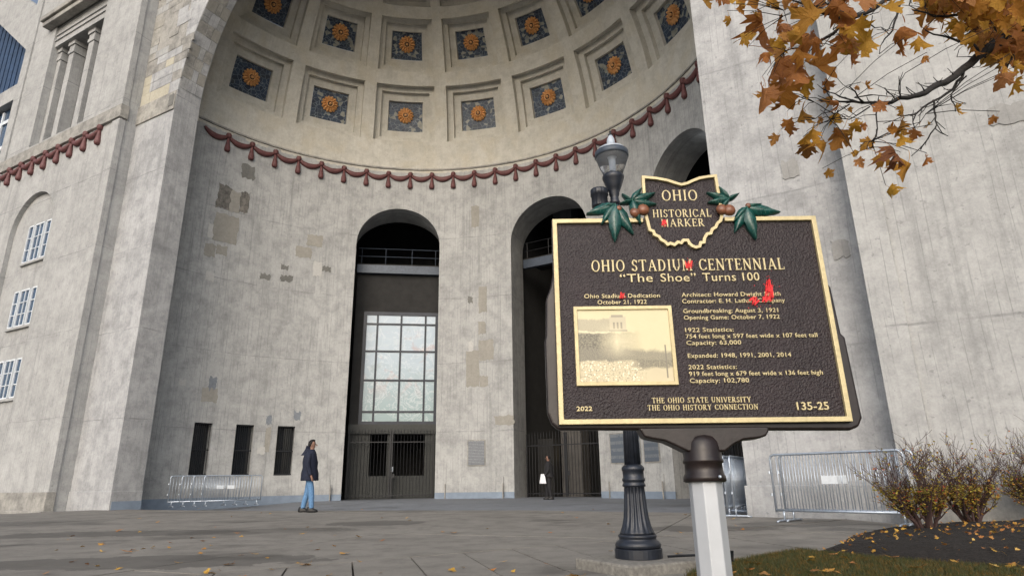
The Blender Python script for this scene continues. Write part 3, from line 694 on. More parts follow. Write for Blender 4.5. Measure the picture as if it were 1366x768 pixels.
# upper stand of the stadium seen past the left tower
us=MB(); P=[(-52,44.0),(-36.09,31.4),(-24,21.8),(-24,26.6),(-36.07,35.35),(-52,47.0)]
us.add([(x,3,z) for x,z in P]+[(x,4.2,z) for x,z in P],[(5,4,3,2,1,0),(6,7,8,9,10,11)]+[(i,(i+1)%6,6+(i+1)%6,6+i) for i in range(6)])
us.build('raker_beam',M['tower'],stad)
so2=MB()
for k in range(0):
    y=4.2+k*2.2; d=-.25*k; so2.add([(-58,y,48.8+d),(-22,y,20.2+d),(-22,y+1.9,20.2+d),(-58,y+1.9,48.8+d),(-58,y+2.2,48.4+d),(-22,y+2.2,19.8+d)],[(0,1,2,3),(3,2,5,4)])
for k in range(44):
    x=-60+k*.8; tz=lambda x:20.4+.794*(-22-x); so2.add([(x,4.3,28),(x+.62,4.3,28),(x+.62,4.3,tz(x+.62)),(x,4.3,tz(x)),(x+.62,4.7,28),(x+.8,4.7,28),(x+.8,4.7,tz(x+.8)),(x+.62,4.7,tz(x+.62)),(x,4.7,28),(x,4.7,tz(x))],[(0,1,2,3),(4,5,6,7),(1,4,7,2),(0,3,9,8)])
so2.build('ribbed_cladding',M['soffit'],stad)
MB().box((-60,3.0,27.5),(-25.6,3.5,28.8)).build('fascia',M['tower'],stad)
gl=MB().box((-60,3.5,10),(-25.6,3.7,27.5)).build('glazed_wall',M['pane'],stad)
for z in (12,15,18,21,24,26.2): MB().box((-60,3.4,z),(-25.6,3.5,z+.28)).build('transom',M['plate'],gl)
for k in range(14): MB().box((-58+k*2.4,3.38,10),(-57.8+k*2.4,3.49,27.3)).build('mullion',M['plate'],gl)
# ------------------------------------------------------------ ground
def loc2(x,y):
    d=(x-STAD_LOC[0],y-STAD_LOC[1]); c,s=math.cos(PHI),math.sin(PHI); return d[0]*c-d[1]*s, d[0]*s+d[1]*c
def glo2(lx,ly):
    c,s=math.cos(PHI),math.sin(PHI); return STAD_LOC[0]+lx*c+ly*s, STAD_LOC[1]-lx*s+ly*c
def gh(x,y):
    lx,ly=loc2(x,y)
    h=.11*math.exp(-((y-16.5)/3.6)**2)
    if lx<-12.8: h-=min(.9,.135*(-12.8-lx))
    return h
b=MB(); xs=[-400,-200,-100,-60]+[-50+2*k for k in range(46)]+[60,100,200,400]; ys=[-400,-150,-60,-30]+[-20+2*k for k in range(41)]+[80,120,200,400]
for y in ys:
    for x in xs: b.v.append((x,y,gh(x,y)-.22))
nx=len(xs)
for j in range(len(ys)-1):
    for i in range(nx-1): p=j*nx+i; b.f.append((p,p+1,p+nx+1,p+nx))
g=b.build('ground',M['under'],smooth=True,kind='structure')
plaza=bpy.data.objects.new('plaza_paving',None); COL.objects.link(plaza); tag(plaza,kind='structure')
def clip(poly,p,n):
    out=[]
    for i in range(len(poly)):
        a,b_=poly[i],poly[(i+1)%len(poly)]; da=(a[0]-p[0])*n[0]+(a[1]-p[1])*n[1]; db=(b_[0]-p[0])*n[0]+(b_[1]-p[1])*n[1]
        if da>=0: out.append(a)
        if (da>=0)!=(db>=0): t=da/(da-db); out.append((a[0]+(b_[0]-a[0])*t,a[1]+(b_[1]-a[1])*t))
    return out
BP=(-1.76,7.53); BD=(.84,.54); BN=(-BD[1],BD[0])      # edge between the narrow and the broad slabs
EDG=glo2(0,.62); EN=(-math.sin(PHI),-math.cos(PHI))       # broad slabs stop at the rotunda floor
def slab(poly,lift=0.0,mat='slab'):
    if len(poly)<3: return
    # subdivide long slabs lightly by building a fan round the centre
    cx=sum(p[0] for p in poly)/len(poly); cy=sum(p[1] for p in poly)/len(poly); n=len(poly)
    j=rnd.uniform(-.003,.003); b=MB(); e=.008
    pin=[(cx+(x-cx)*(1-e/max(.3,math.hypot(x-cx,y-cy))),cy+(y-cy)*(1-e/max(.3,math.hypot(x-cx,y-cy)))) for x,y in poly]
    b.v=[(x,y,gh(x,y)+lift+j) for x,y in pin]+[(x,y,gh(x,y)-.24) for x,y in poly]+[(cx,cy,gh(cx,cy)+lift+j)]
    b.f=[(i,(i+1)%n,2*n) for i in range(n)]+[(n+i,n+(i+1)%n,(i+1)%n,i) for i in range(n)]
    b.build('paving_slab',M[mat],plaza)
def grid(d,org,su,sv,ru,rv,clips,jit=0):
    nrm=(d[1],-d[0])
    for i in range(*ru):
        off=(i%2)*.5*0
        for k in range(*rv):
            c=[]
            for a,q in ((0,0),(1,0),(1,1),(0,1)):
                u=(i+a)*su; v=(k+q+off)*sv; gx=.007
                u+= gx if a==0 else -gx; v+= gx if q==0 else -gx
                c.append((org[0]+nrm[0]*u+d[0]*v,org[1]+nrm[1]*u+d[1]*v))
            for p,n in clips:
                if len(c)>=3: c=clip(c,p,n)
            if len(c)>=3:
                area=abs(sum(c[m][0]*c[(m+1)%len(c)][1]-c[(m+1)%len(c)][0]*c[m][1] for m in range(len(c))))/2
                if area>.02: slab(c)
near=(-.25,.968)
grid(near,(-.16,6.37),.655,2.6,(-14,12),(-4,2),[((BP[0]-BN[0]*.006,BP[1]-BN[1]*.006),(-BN[0],-BN[1]))])
far=(.377,.926)
grid(far,(-3.96,7.04),4.4,4.6,(-6,5),(-2,8),[((BP[0]+BN[0]*.006,BP[1]+BN[1]*.006),BN),(EDG,EN)])
# rotunda floor, one smoother slab within the curve of the wall
b=MB(); pts=[cp(a,.0,RR+1.95) for a in range(-2,183,4)]; loc=[(p[0],p[1]) for p in pts]
gp=[glo2(*p) for p in [(loc[0][0]-.0,.64)]+[p for p in loc if p[1]>.7]+[(-14.9,.64)]]
n=len(gp); cx,cy=glo2(0,6)
b.v=[(x,y,gh(x,y)+.004) for x,y in gp]+[(x,y,-.3) for x,y in gp]+[(cx,cy,.012)]
b.f=[(i,(i+1)%n,2*n) for i in range(n)]+[(i,(i+1)%n,n+(i+1)%n,n+i) for i in range(n)]
b.build('rotunda_floor',M['apron'],kind='structure')
# planting bed and lawn
BED=[(3.45,7.75),(3.95,8.35),(4.55,9.25),(5.15,9.95),(5.9,10.35),(7.1,10.6),(9,11.6),(14,9),(14,3),(7.5,4.2),(5.2,5.55),(4.1,6.55),(3.65,7.15)]
def inpoly(x,y,P):
    c=False; n=len(P)
    for i in range(n):
        (x0,y0),(x1,y1)=P[i],P[(i+1)%n]
        if (y0>y)!=(y1>y) and x<(x1-x0)*(y-y0)/(y1-y0)+x0: c=not c
    return c
def edged(x,y,P):
    m=9
    for i in range(len(P)):
        a=Vector(P[i]); b_=Vector(P[(i+1)%len(P)]); p=Vector((x,y)); ab=b_-a; t=max(0,min(1,(p-a).dot(ab)/ab.length_squared)); m=min(m,(a+ab*t-p).length)
    return m
def bedh(x,y):
    d=edged(x,y,BED) if inpoly(x,y,BED) else 0
    return gh(x,y)+.012+.19*(1-math.exp(-d/.55))
st=.09; b=MB(); idx={}
nx_=int(11/st); ny_=int(9/st)
for j in range(ny_+1):
    for i in range(nx_+1):
        x=2.6+i*st; y=3+j*st
        ins=inpoly(x,y,BED)
        if ins or edged(x,y,BED)<st*1.1:
            z=bedh(x,y)+(noise.noise(Vector((x*9,y*9,0)))*.02+noise.noise(Vector((x*25,y*25,3)))*.012 if ins else -.03)
            idx[(i,j)]=len(b.v); b.v.append((x,y,z))
for (i,j) in list(idx):
    q=[(i,j),(i+1,j),(i+1,j+1),(i,j+1)]
    if all(k in idx for k in q): b.f.append(tuple(idx[k] for k in q))
b.build('mulch_bed',M['mulch'],smooth=False,kind='structure')
LAWN=[(1.48,6.0),(1.75,6.55),(2.14,6.9),(2.95,7.62),(3.3,7.9),(3.5,7.4),(4.2,6.7),(5.5,5.9),(8,4.6),(14,3.4),(14,-6),(.2,-6),(.2,2.9),(1.0,4.2)]
b=MB(); st=.3; idx={}
LP=MB(); n=len(LAWN)
tri=[tuple(range(n))]
bm=bmesh.new(); vs=[bm.verts.new((x,y,gh(x,y)+.014)) for x,y in LAWN]; bm.faces.new(vs); bmesh.ops.triangulate(bm,faces=bm.faces[:]); me=bpy.data.meshes.new('lawn'); bm.to_mesh(me); bm.free(); me.materials.append(M['soil'])
lo=bpy.data.objects.new('lawn',me); COL.objects.link(lo); lo['kind']='structure'
b=MB(); g2=random.Random(3); k=0
while k<52000:
    # dense in the strip the photograph shows
    y=5.0+3*g2.random()**.8; x=1.0+5.2*g2.random()
    if k%4==0: x=g2.uniform(.4,9); y=g2.uniform(1.5,6)
    if not inpoly(x,y,LAWN) or inpoly(x,y,BED): 
        k+=.3; continue
    a=g2.uniform(0,6.28); h=g2.uniform(.02,.055); l=g2.uniform(-.03,.03); wd=.0028
    z=gh(x,y)+.012; dx,dy=math.cos(a)*wd,math.sin(a)*wd
    q=len(b.v); b.v+= [(x-dx,y-dy,z),(x+dx,y+dy,z),(x+l,y+g2.uniform(-.03,.03),z+h)]; b.f.append((q,q+1,q+2)); k+=1
b.build('grass',M['grass'],kind='stuff')['category']='grass'
gr=bpy.data.objects['grass']; gr['label']='short green lawn grass between the sign post and the mulch bed'
# ------------------------------------------------------------ maple leaves
HALF=[(.0,.0),(.14,-.03),(.37,-.13),(.33,.0),(.47,.06),(.27,.15),(.42,.20),(.44,.31),(.63,.40),(.47,.46),(.43,.58),(.20,.44),(.23,.62),(.33,.68),(.18,.76),(.13,.88),(0,1.0)]
def maple(seed,stalk=True,flat=False):
    r=random.Random(seed); out=HALF+[(-x,y) for x,y in HALF[-2:0:-1]]
    cu=r.uniform(-1.6,1.9) if not flat else r.uniform(-.2,.4); cv=r.uniform(-1.1,1.2) if not flat else .15; tw=r.uniform(-.6,.6)*(0 if flat else 1)
    def dz(x,y):
        z=cu*x*x*1.2+cv*(y-.3)**2*.8+tw*x*(y-.2)+.05*noise.noise(Vector((x*4,y*4,seed))) - .06*abs(x)
        return (x*(1-.25*abs(cu)*abs(x)),y,z)
    b=MB(); n=len(out)
    pts=[(x*r.uniform(.94,1.06),y) for x,y in out]
    mid=[(x*.5,.28+(y-.28)*.5) for x,y in pts]
    b.v=[dz(*p) for p in pts]+[dz(*p) for p in mid]+[dz(0,.28)]
    # veins lift the leaf along the lobes
    for i in range(n): b.f.append((i,(i+1)%n,n+(i+1)%n,n+i))
    for i in range(n): b.f.append((n+i,n+(i+1)%n,2*n))
    if stalk: b.tube([(0,0,0),(.02,-.2,.04),(.0,-.42,.10),(-.03,-.60,.2)],.012,3)
    return b
LEAF=[(0.85,2.25,2.78,0.086),(0.99,2.25,2.79,0.117),(1.13,2.24,2.77,0.088),(1.13,2.35,2.73,0.194),(1.17,2.28,2.65,0.102),(1.22,2.37,2.64,0.119),(1.11,2.07,2.46,0.08),(1.19,2.13,2.63,0.056),(1.23,2.28,2.76,0.067),(1.11,2.34,2.56,0.159),(1.24,2.42,2.55,0.193),(1.15,2.18,2.35,0.134),(1.17,2.34,2.37,0.183),(1.08,2.3,2.33,0.15),(1.28,2.28,2.44,0.156),(1.27,2.32,2.4,0.128),(1.19,2.01,2.47,0.172),(1.26,2.03,2.53,0.136),(1.26,2.14,2.44,0.165),(1.3,2.25,2.72,0.089),(1.44,2.23,2.54,0.146),(1.34,2.03,2.44,0.122),(1.52,2.22,2.5,0.147),(1.41,1.95,2.45,0.121),(1.56,2.12,2.47,0.129),(1.51,1.97,2.33,0.081),(1.31,1.92,2.47,0.106),(1.41,2.23,2.63,0.119),(1.4,2.14,2.27,0.054),(1.46,2.15,2.19,0.068),(1.42,2.41,2.47,0.068),(1.4,2.43,2.36,0.089),(1.34,2.23,2.24,0.069),(1.45,2.47,2.33,0.09),(1.44,2.33,2.21,0.071),(1.3,2.43,2.3,0.13),(1.26,2.3,2.14,0.122),(1.36,2.57,2.23,0.12),(1.37,2.46,2.18,0.116),(1.49,2.5,2.24,0.15),(1.57,2.44,2.19,0.074),(1.51,2.22,2.1,0.069),(1.56,2.21,2.12,0.111),(1.56,2.14,2.06,0.068),(1.52,2.16,2.04,0.081),(1.48,2.18,1.98,0.133),(1.49,2.28,2.02,0.11),(1.64,2.34,2,0.129),(0.84,2.06,2.62,0.079),(1.04,2.21,2.78,0.101),(1.11,2.08,2.66,0.097),(1.17,2.05,2.64,0.11),(1.33,2.17,2.74,0.118),(1.35,2.05,2.63,0.113),(1.39,1.98,2.56,0.097),(1.84,2,2.2,0.099),(1.92,2.06,2.21,0.102),(1.72,1.88,2.16,0.093),(1.97,2.1,2.31,0.105),(2.46,3.06,3.43,0.137),(2.61,2.72,3.09,0.127),(2.52,3.09,3.58,0.152),(2.89,3.12,3.11,0.161),(2.57,2.95,3.31,0.14),(2.82,3.03,3.12,0.139),(2.47,2.46,3,0.152),(2.9,2.95,3.28,0.173),(2.15,2.47,2.97,0.117),(2.62,3.17,3.49,0.152),(2.29,2.84,3.18,0.148),(2.55,3.02,3.36,0.164),(2.67,2.97,3.49,0.14),(2.21,2.49,2.78,0.149),(2.84,2.92,3.06,0.14),(2.63,2.93,3.42,0.154),(2.69,3.08,3.19,0.197),(2.58,2.9,3.25,0.161),(2.12,2.46,2.94,0.131),(2.77,2.87,2.82,0.158),(2.21,2.51,3.07,0.158),(2.79,2.86,3.2,0.182),(2.72,2.93,3.13,0.155),(2.5,2.65,3.08,0.167),(2.82,2.99,3.37,0.181),(2.48,2.66,3.23,0.14),(2.73,2.94,3.24,0.175),(2.65,2.76,3.14,0.173),(2.81,2.91,3.25,0.19),(2.88,3.15,3.14,0.173),(2.67,2.91,3.39,0.194),(2.6,2.93,3.18,0.176),(2.37,2.85,3.19,0.166),(2.6,2.96,3.26,0.173),(2.26,2.36,2.95,0.135),(2.62,2.79,3.24,0.168),(2.07,2.56,3.05,0.117),(2.08,2.5,3.02,0.123),(2.17,2.68,3.16,0.154),(2.74,2.97,3.39,0.138),(2.33,2.63,3.11,0.127),(2.23,2.31,2.74,0.138),(2.17,2.65,3.1,0.15),(2.59,2.68,2.77,0.167),(2.25,2.42,2.86,0.142),(2.82,3.16,3.21,0.179),(2.07,2.41,2.74,0.112),(2.23,2.46,2.81,0.144),(2.54,2.6,2.97,0.134),(2.3,2.71,2.98,0.173),(2.44,2.52,2.78,0.168),(2.31,2.57,3,0.171),(2.41,2.67,3.13,0.13),(2.35,2.54,2.94,0.159),(2.56,2.6,3.17,0.141),(2.45,2.54,2.7,0.129),(2.18,2.65,2.98,0.15),(2.51,2.83,3.12,0.171),(2.16,2.64,3.04,0.146),(2.39,2.73,3.2,0.152),(2.46,2.84,3.13,0.129),(2.61,3.06,3.45,0.195),(2.62,2.84,3.39,0.16),(2.58,2.85,3.08,0.157),(2.52,2.57,2.94,0.167),(2.52,2.98,3.44,0.139),(2.54,2.67,2.87,0.138),(2.33,2.5,2.66,0.136),(2.35,2.59,2.97,0.126),(2.2,2.44,2.71,0.121),(2.71,2.87,2.98,0.131),(2.92,3.18,3.14,0.187),(2.08,2.58,3,0.148),(2.37,2.44,2.66,0.126),(2.66,2.67,3.16,0.152),(2.01,2.42,2.88,0.114),(2.08,2.34,2.93,0.137),(2.31,2.49,2.68,0.133),(2.36,2.75,3.12,0.177),(2.5,2.82,3.36,0.14),(2.79,3.02,3.3,0.173),(2.51,2.7,3.15,0.14),(2.29,2.42,2.78,0.123),(2.19,2.52,2.87,0.15),(2.6,2.75,3.27,0.135),(2.12,2.57,3.02,0.161),(2.63,2.92,3.33,0.136),(2.26,2.35,2.93,0.161),(2.23,2.37,2.87,0.16),(2.28,2.49,2.72,0.144),(2.26,2.58,3.08,0.152),(2.13,2.45,2.92,0.154),(2.48,2.71,2.91,0.169),(2.51,2.79,3.1,0.17),(2.07,2.33,2.9,0.118),(2.24,2.79,3.17,0.166),(2.47,3.07,3.51,0.177),(2.14,2.42,2.86,0.118),(2.22,2.66,3.14,0.169),(2.14,2.56,3.09,0.125),(2.33,2.7,3.2,0.125),(2.92,2.97,3.27,0.183),(2.83,3.03,3.32,0.147),(2.62,2.79,3.21,0.174),(1.99,2.36,2.92,0.119),(2.56,3.12,3.55,0.164),(2.22,2.57,3.01,0.156),(2.33,2.44,2.96,0.151),(2.58,2.65,2.85,0.176),(2.39,2.95,3.49,0.159),(2.56,3.15,3.55,0.175),(2.08,2.36,2.94,0.154),(2.16,2.45,2.71,0.121),(1.97,2.42,2.95,0.122),(2.1,2.37,2.87,0.11),(2.61,2.6,3.07,0.147),(2.31,2.51,3.07,0.123),(2.55,2.87,3.02,0.178),(2.33,2.73,3.29,0.153),(2.55,2.79,3.18,0.171),(2.56,2.59,3,0.169),(2.19,2.56,3.12,0.122),(2.44,2.61,2.79,0.124),(1.99,2.42,2.97,0.131),(2.16,2.34,2.85,0.144),(2.11,2.58,3.12,0.137),(2.15,2.61,3.1,0.158),(2.6,2.9,3.05,0.175),(2.69,2.94,3.28,0.176),(2.79,2.87,2.97,0.147),(2.3,2.39,2.8,0.114),(2.41,2.87,3.35,0.147),(2.3,2.84,3.23,0.127),(2.15,2.63,3.18,0.166),(2.43,2.49,2.75,0.137),(2.06,2.34,2.85,0.136),(2.3,2.42,2.67,0.137),(2.28,2.74,3.12,0.175),(2.4,2.48,3.01,0.167),(2.38,2.67,3.08,0.165),(2.96,3.03,3.22,0.179),(2.23,2.73,3.11,0.124),(2.65,2.61,3.17,0.155),(2.38,2.44,2.83,0.129),(2.23,2.65,3.08,0.16),(2.17,2.54,3.03,0.167),(2.69,2.85,2.92,0.152),(2.3,2.79,3.14,0.126),(2.43,2.88,3.41,0.186),(2.21,2.65,3.02,0.155),(2.82,2.93,3.11,0.158),(2.29,2.84,3.3,0.138),(2.07,2.35,2.86,0.123),(2.53,2.89,3.26,0.155),(2.97,3.06,3.04,0.183),(2.73,2.94,3.21,0.157),(2.51,2.76,3.02,0.141),(2.16,2.62,3.18,0.151),(2.43,2.59,2.82,0.167),(2.08,2.44,2.84,0.147),(2.82,3.1,3.12,0.181),(2.68,2.82,2.96,0.14),(2.29,2.58,2.82,0.167),(2.12,2.33,2.79,0.126),(2.57,3.08,3.42,0.196)]
BR=[[(2.625,2.619,3.007,0.034),(2.457,2.636,2.888,0.03),(2.307,2.62,2.782,0.026),(2.174,2.584,2.679,0.023),(2.013,2.511,2.553,0.02),(1.872,2.462,2.468,0.017),(1.765,2.431,2.423,0.013),(1.641,2.405,2.382,0.01),(1.517,2.367,2.359,0.007),(1.394,2.322,2.338,0.005),(1.302,2.31,2.338,0.003)],[(2.803,2.789,3.18,0.02),(2.555,2.741,3.136,0.014),(2.351,2.658,3.076,0.012),(2.229,2.644,3.032,0.009),(2.113,2.611,3.002,0.006),(1.982,2.563,3.001,0.004)],[(2.362,2.676,2.847,0.012),(2.322,2.677,2.892,0.01),(2.192,2.635,2.892,0.007),(2.044,2.593,2.906,0.004)],[(2.137,2.42,3.018,0.014),(1.814,2.318,2.902,0.013),(1.678,2.316,2.848,0.012),(1.594,2.29,2.773,0.012),(1.491,2.26,2.716,0.011),(1.396,2.217,2.668,0.009),(1.26,2.151,2.672,0.007),(1.157,2.124,2.688,0.004)],[(1.453,2.238,2.685,0.009),(1.387,2.254,2.629,0.009),(1.288,2.228,2.558,0.007),(1.234,2.212,2.528,0.005),(1.145,2.208,2.508,0.003)],[(1.814,2.318,2.902,0.008),(1.732,2.301,2.82,0.007),(1.705,2.308,2.746,0.006),(1.676,2.308,2.68,0.005),(1.626,2.317,2.622,0.003)],[(1.625,2.413,2.388,0.005),(1.593,2.406,2.326,0.004),(1.575,2.414,2.22,0.003),(1.568,2.438,2.185,0.002)],[(2.175,2.59,2.669,0.01),(2.097,2.58,2.565,0.008),(1.978,2.517,2.477,0.007),(1.886,2.482,2.422,0.006),(1.797,2.452,2.352,0.005),(1.714,2.448,2.345,0.003)],[(1.927,2.5,2.453,0.006),(1.91,2.486,2.385,0.005),(1.897,2.472,2.312,0.004),(1.848,2.478,2.246,0.004),(1.828,2.513,2.21,0.003)],[(1.796,2.45,2.357,0.004),(1.766,2.435,2.304,0.003),(1.751,2.409,2.251,0.002)],[(2.187,2.597,2.645,0.005),(2.064,2.564,2.52,0.004),(2.088,2.59,2.449,0.003)],[(1.715,2.41,2.403,0.005),(1.704,2.385,2.451,0.003),(1.699,2.364,2.488,0.002)],[(1.698,2.418,2.409,0.004),(1.634,2.374,2.438,0.002)],[(1.526,2.363,2.356,0.005),(1.444,2.314,2.406,0.003)],[(1.509,2.37,2.362,0.005),(1.392,2.312,2.356,0.004),(1.315,2.279,2.372,0.002)],[(1.475,2.388,2.367,0.004),(1.404,2.393,2.322,0.003),(1.335,2.357,2.337,0.002)],[(1.544,2.363,2.337,0.004),(1.458,2.381,2.288,0.003),(1.4,2.353,2.284,0.002)],[(2.471,2.621,2.891,0.012),(2.531,2.685,2.835,0.008),(2.507,2.763,2.758,0.005)],[(2.386,2.656,2.846,0.01),(2.455,2.664,2.956,0.007),(2.474,2.703,3.08,0.004)],[(2.745,2.773,3.266,0.012),(2.62,2.764,3.227,0.01),(2.467,2.735,3.237,0.007)],[(1.508,2.251,2.714,0.005),(1.567,2.259,2.655,0.003)],[(1.396,2.217,2.668,0.004),(1.414,2.176,2.703,0.003)],[(1.243,2.157,2.677,0.003),(1.117,2.12,2.635,0.002)],[(1.463,2.256,2.565,0.002),(1.565,2.285,2.624,0.002)]]
tree=thing('maple_tree','maple tree reaching in from the right with brown and golden autumn leaves','tree',(6.9,1.2,0))
tl=Vector(tree.location)
tk=MB(); tk.tube([Vector(p)-tl for p in [(6.9,1.2,-.2),(6.9,1.2,.4),(6.85,1.3,2),(6.8,1.3,4),(6.9,1.2,6.5),(6.7,1.3,9)]],[.26,.20,.17,.15,.11,.05],14)
tk.build('trunk',M['bark'],tree,smooth=True)
b0=BR[0][0]
up=MB()
for P in ([(6.85,1.3,3.0),(5.6,1.9,3.35),(4.4,2.6,3.2),b0[:3]],[(6.8,1.3,3.6),(5.4,2.0,3.9),(4.0,2.6,3.6),BR[1][0][:3]],[(6.82,1.3,4.2),(5.0,2.1,4.2),(3.2,2.6,3.7),BR[3][0][:3]],[(6.85,1.3,4.0),(5.6,2.0,4.3),(4.2,2.6,3.9),BR[18][0][:3]] if len(BR)>19 else [(6.8,1.3,4),(6,1.5,4.5)]):
    up.tube([Vector(p[:3])-tl for p in P],[.06,.045,.035,.026][:len(P)],8)
up.build('limb',M['bark'],tree,smooth=True)
br=random.Random(21); tips=[]
for q,P in enumerate(BR):
    m=MB(); pts=[Vector(p[:3])-tl for p in P]; rs=[p[3]*.78 for p in P]
    # add small crooks between the points
    pp=[pts[0]];rr=[rs[0]]
    for a,b_,ra,rb_ in zip(pts[:-1],pts[1:],rs[:-1],rs[1:]):
        d=(b_-a).length
        for t in (.33,.66): pp.append(a.lerp(b_,t)+Vector([br.uniform(-1,1)*d*.05 for _ in range(3)])); rr.append(ra+(rb_-ra)*t)
        pp.append(b_); rr.append(rb_)
    m.tube(pp,rr,7)
    # short spur twigs
    for i in range(1,len(pp)-1):
        for _ in range(2 if q<4 else 1):
            if br.random()<.55:
                d=((pp[i+1]-pp[i-1]).normalized()*.9+Vector((br.uniform(-.8,.8),br.uniform(-.6,.6),br.uniform(-.8,.9)))).normalized(); L=br.uniform(.03,.10)
                e=pp[i]+d*L*.5; f=e+Vector((d.x+br.uniform(-.5,.5),d.y,d.z+br.uniform(-.4,.6))).normalized()*L*.5
                m.tube([pp[i],e,f],[max(.002,rr[i]*.3),.002,.0015],4); tips.append(f)
    m.build('branch',M['bark'],tree,smooth=True)
    tips+=pp[2:]
LM=[]
for i in range(14): 
    o=maple(100+i).build('leaf',M['leaf'],tree,smooth=False); LM.append(o.data)
    if i: bpy.data.objects.remove(o)
    else: first=o
lr=random.Random(8); tw=MB()
EX=[(x+lr.uniform(-.16,.16),y+lr.uniform(-.15,.15),z+lr.uniform(-.12,.12),s*lr.uniform(.7,1)) for x,y,z,s in LEAF[57:]][:20]+[(x+lr.uniform(-.13,.13),y+lr.uniform(-.1,.15),z+lr.uniform(-.13,.10),s*lr.uniform(.5,.8)) for x,y,z,s in LEAF[:57]]
for i,(x,y,z,s) in enumerate(LEAF+EX):
    o=first if i==0 else bpy.data.objects.new('leaf',LM[i%14])
    if i: COL.objects.link(o); o.parent=tree
    o.location=Vector((x,y,z))-tl+Vector((0,0,s*.45)); big=i<58; s2=s*lr.uniform(.85,1.1)*(.84 if big else .68)
    # hang tip down, mostly facing the viewer, with spin and tilt
    e=Euler((R_(-90)+lr.uniform(-.5,.7),lr.uniform(-.9,.9),lr.uniform(-.9,.9) if big else lr.uniform(-1.4,1.4)))
    if lr.random()<.2: e=Euler((R_(-90)+lr.uniform(-.6,1.2),lr.uniform(-2.4,2.4),lr.uniform(-1,1)))
    o.rotation_euler=e; o.scale=(s2,s2,s2)
    # stalk end joined to the nearest twig
    st_=o.location+e.to_matrix()@Vector((-.03*s2,-.6*s2,.2*s2)); nb=min(tips,key=lambda t:(t-st_).length)
    if (nb-st_).length<.42: tw.tube([st_,st_.lerp(nb,.5)+Vector((0,0,.012)),nb],[.0013,.0015,.002],4)
tw.build('twigs',M['bark'],tree,smooth=True,kind='stuff')
# fallen leaves
b=MB(); fr_=random.Random(4); FM=[maple(300+i,True,True) for i in range(6)]
def drop(x,y,z,s):
    m=fr_.choice(FM); b.add(m.v,m.f,Matrix.Translation((x,y,z+.012))@Euler((fr_.uniform(-.35,.35),fr_.uniform(-.35,.35),fr_.uniform(0,6.28))).to_matrix().to_4x4()@Matrix.Scale(s,4))
for k in range(110):
    y=5+abs(fr_.gauss(0,1))*5.5; x=fr_.uniform(-.62,.35)*y
    if fr_.random()<.3: x=fr_.uniform(-.7,-.3)*y
    if loc2(x,y)[1]>3 or inpoly(x,y,BED): continue
    lawn=inpoly(x,y,LAWN); drop(x,y,gh(x,y)+(.04 if lawn else 0),fr_.uniform(.04,.085))
for k in range(45):
    x=fr_.uniform(1.6,5.5);y=fr_.uniform(4.6,7.6)
    if inpoly(x,y,LAWN) and not inpoly(x,y,BED): drop(x,y,gh(x,y)+.035,fr_.uniform(.06,.11))
for x,y,s in ((-3.05,7.3,.12),(-2.2,7.2,.12),(-2.05,8.2,.11),(-2.45,10.5,.13),(-1.0,11,.12),(.35,5.95,.13),(.55,6.0,.12),(1.75,6.25,.13),(2.0,6.55,.14),(2.35,6.6,.13),(1.35,7.4,.1),(-5.0,8.8,.14),(-7.4,12.5,.14)): drop(x,y,gh(x,y)+.01,s)
o=b.build('fallen_leaves',M['litter'],kind='stuff'); tag(o,'yellow and brown maple leaves fallen over paving and lawn','fallen leaves')
b=MB()
for k in range(1000):
    x=fr_.uniform(2.8,11); y=fr_.uniform(4,11)
    if k%2: x=fr_.gauss(6.2,1.5); y=fr_.gauss(7.7,1.1)
    if inpoly(x,y,BED): 
        m=fr_.choice(FM); s=fr_.uniform(.02,.05)
        b.add(m.v,m.f,Matrix.Translation((x,y,bedh(x,y)+.02))@Euler((fr_.uniform(-.8,.8),fr_.uniform(-.8,.8),fr_.uniform(0,6.28))).to_matrix().to_4x4()@Matrix.Scale(s,4))
o=b.build('leaf_litter',M['litter'],kind='stuff'); tag(o,'small yellow leaves littering the dark mulch bed under the shrubs','fallen leaves')
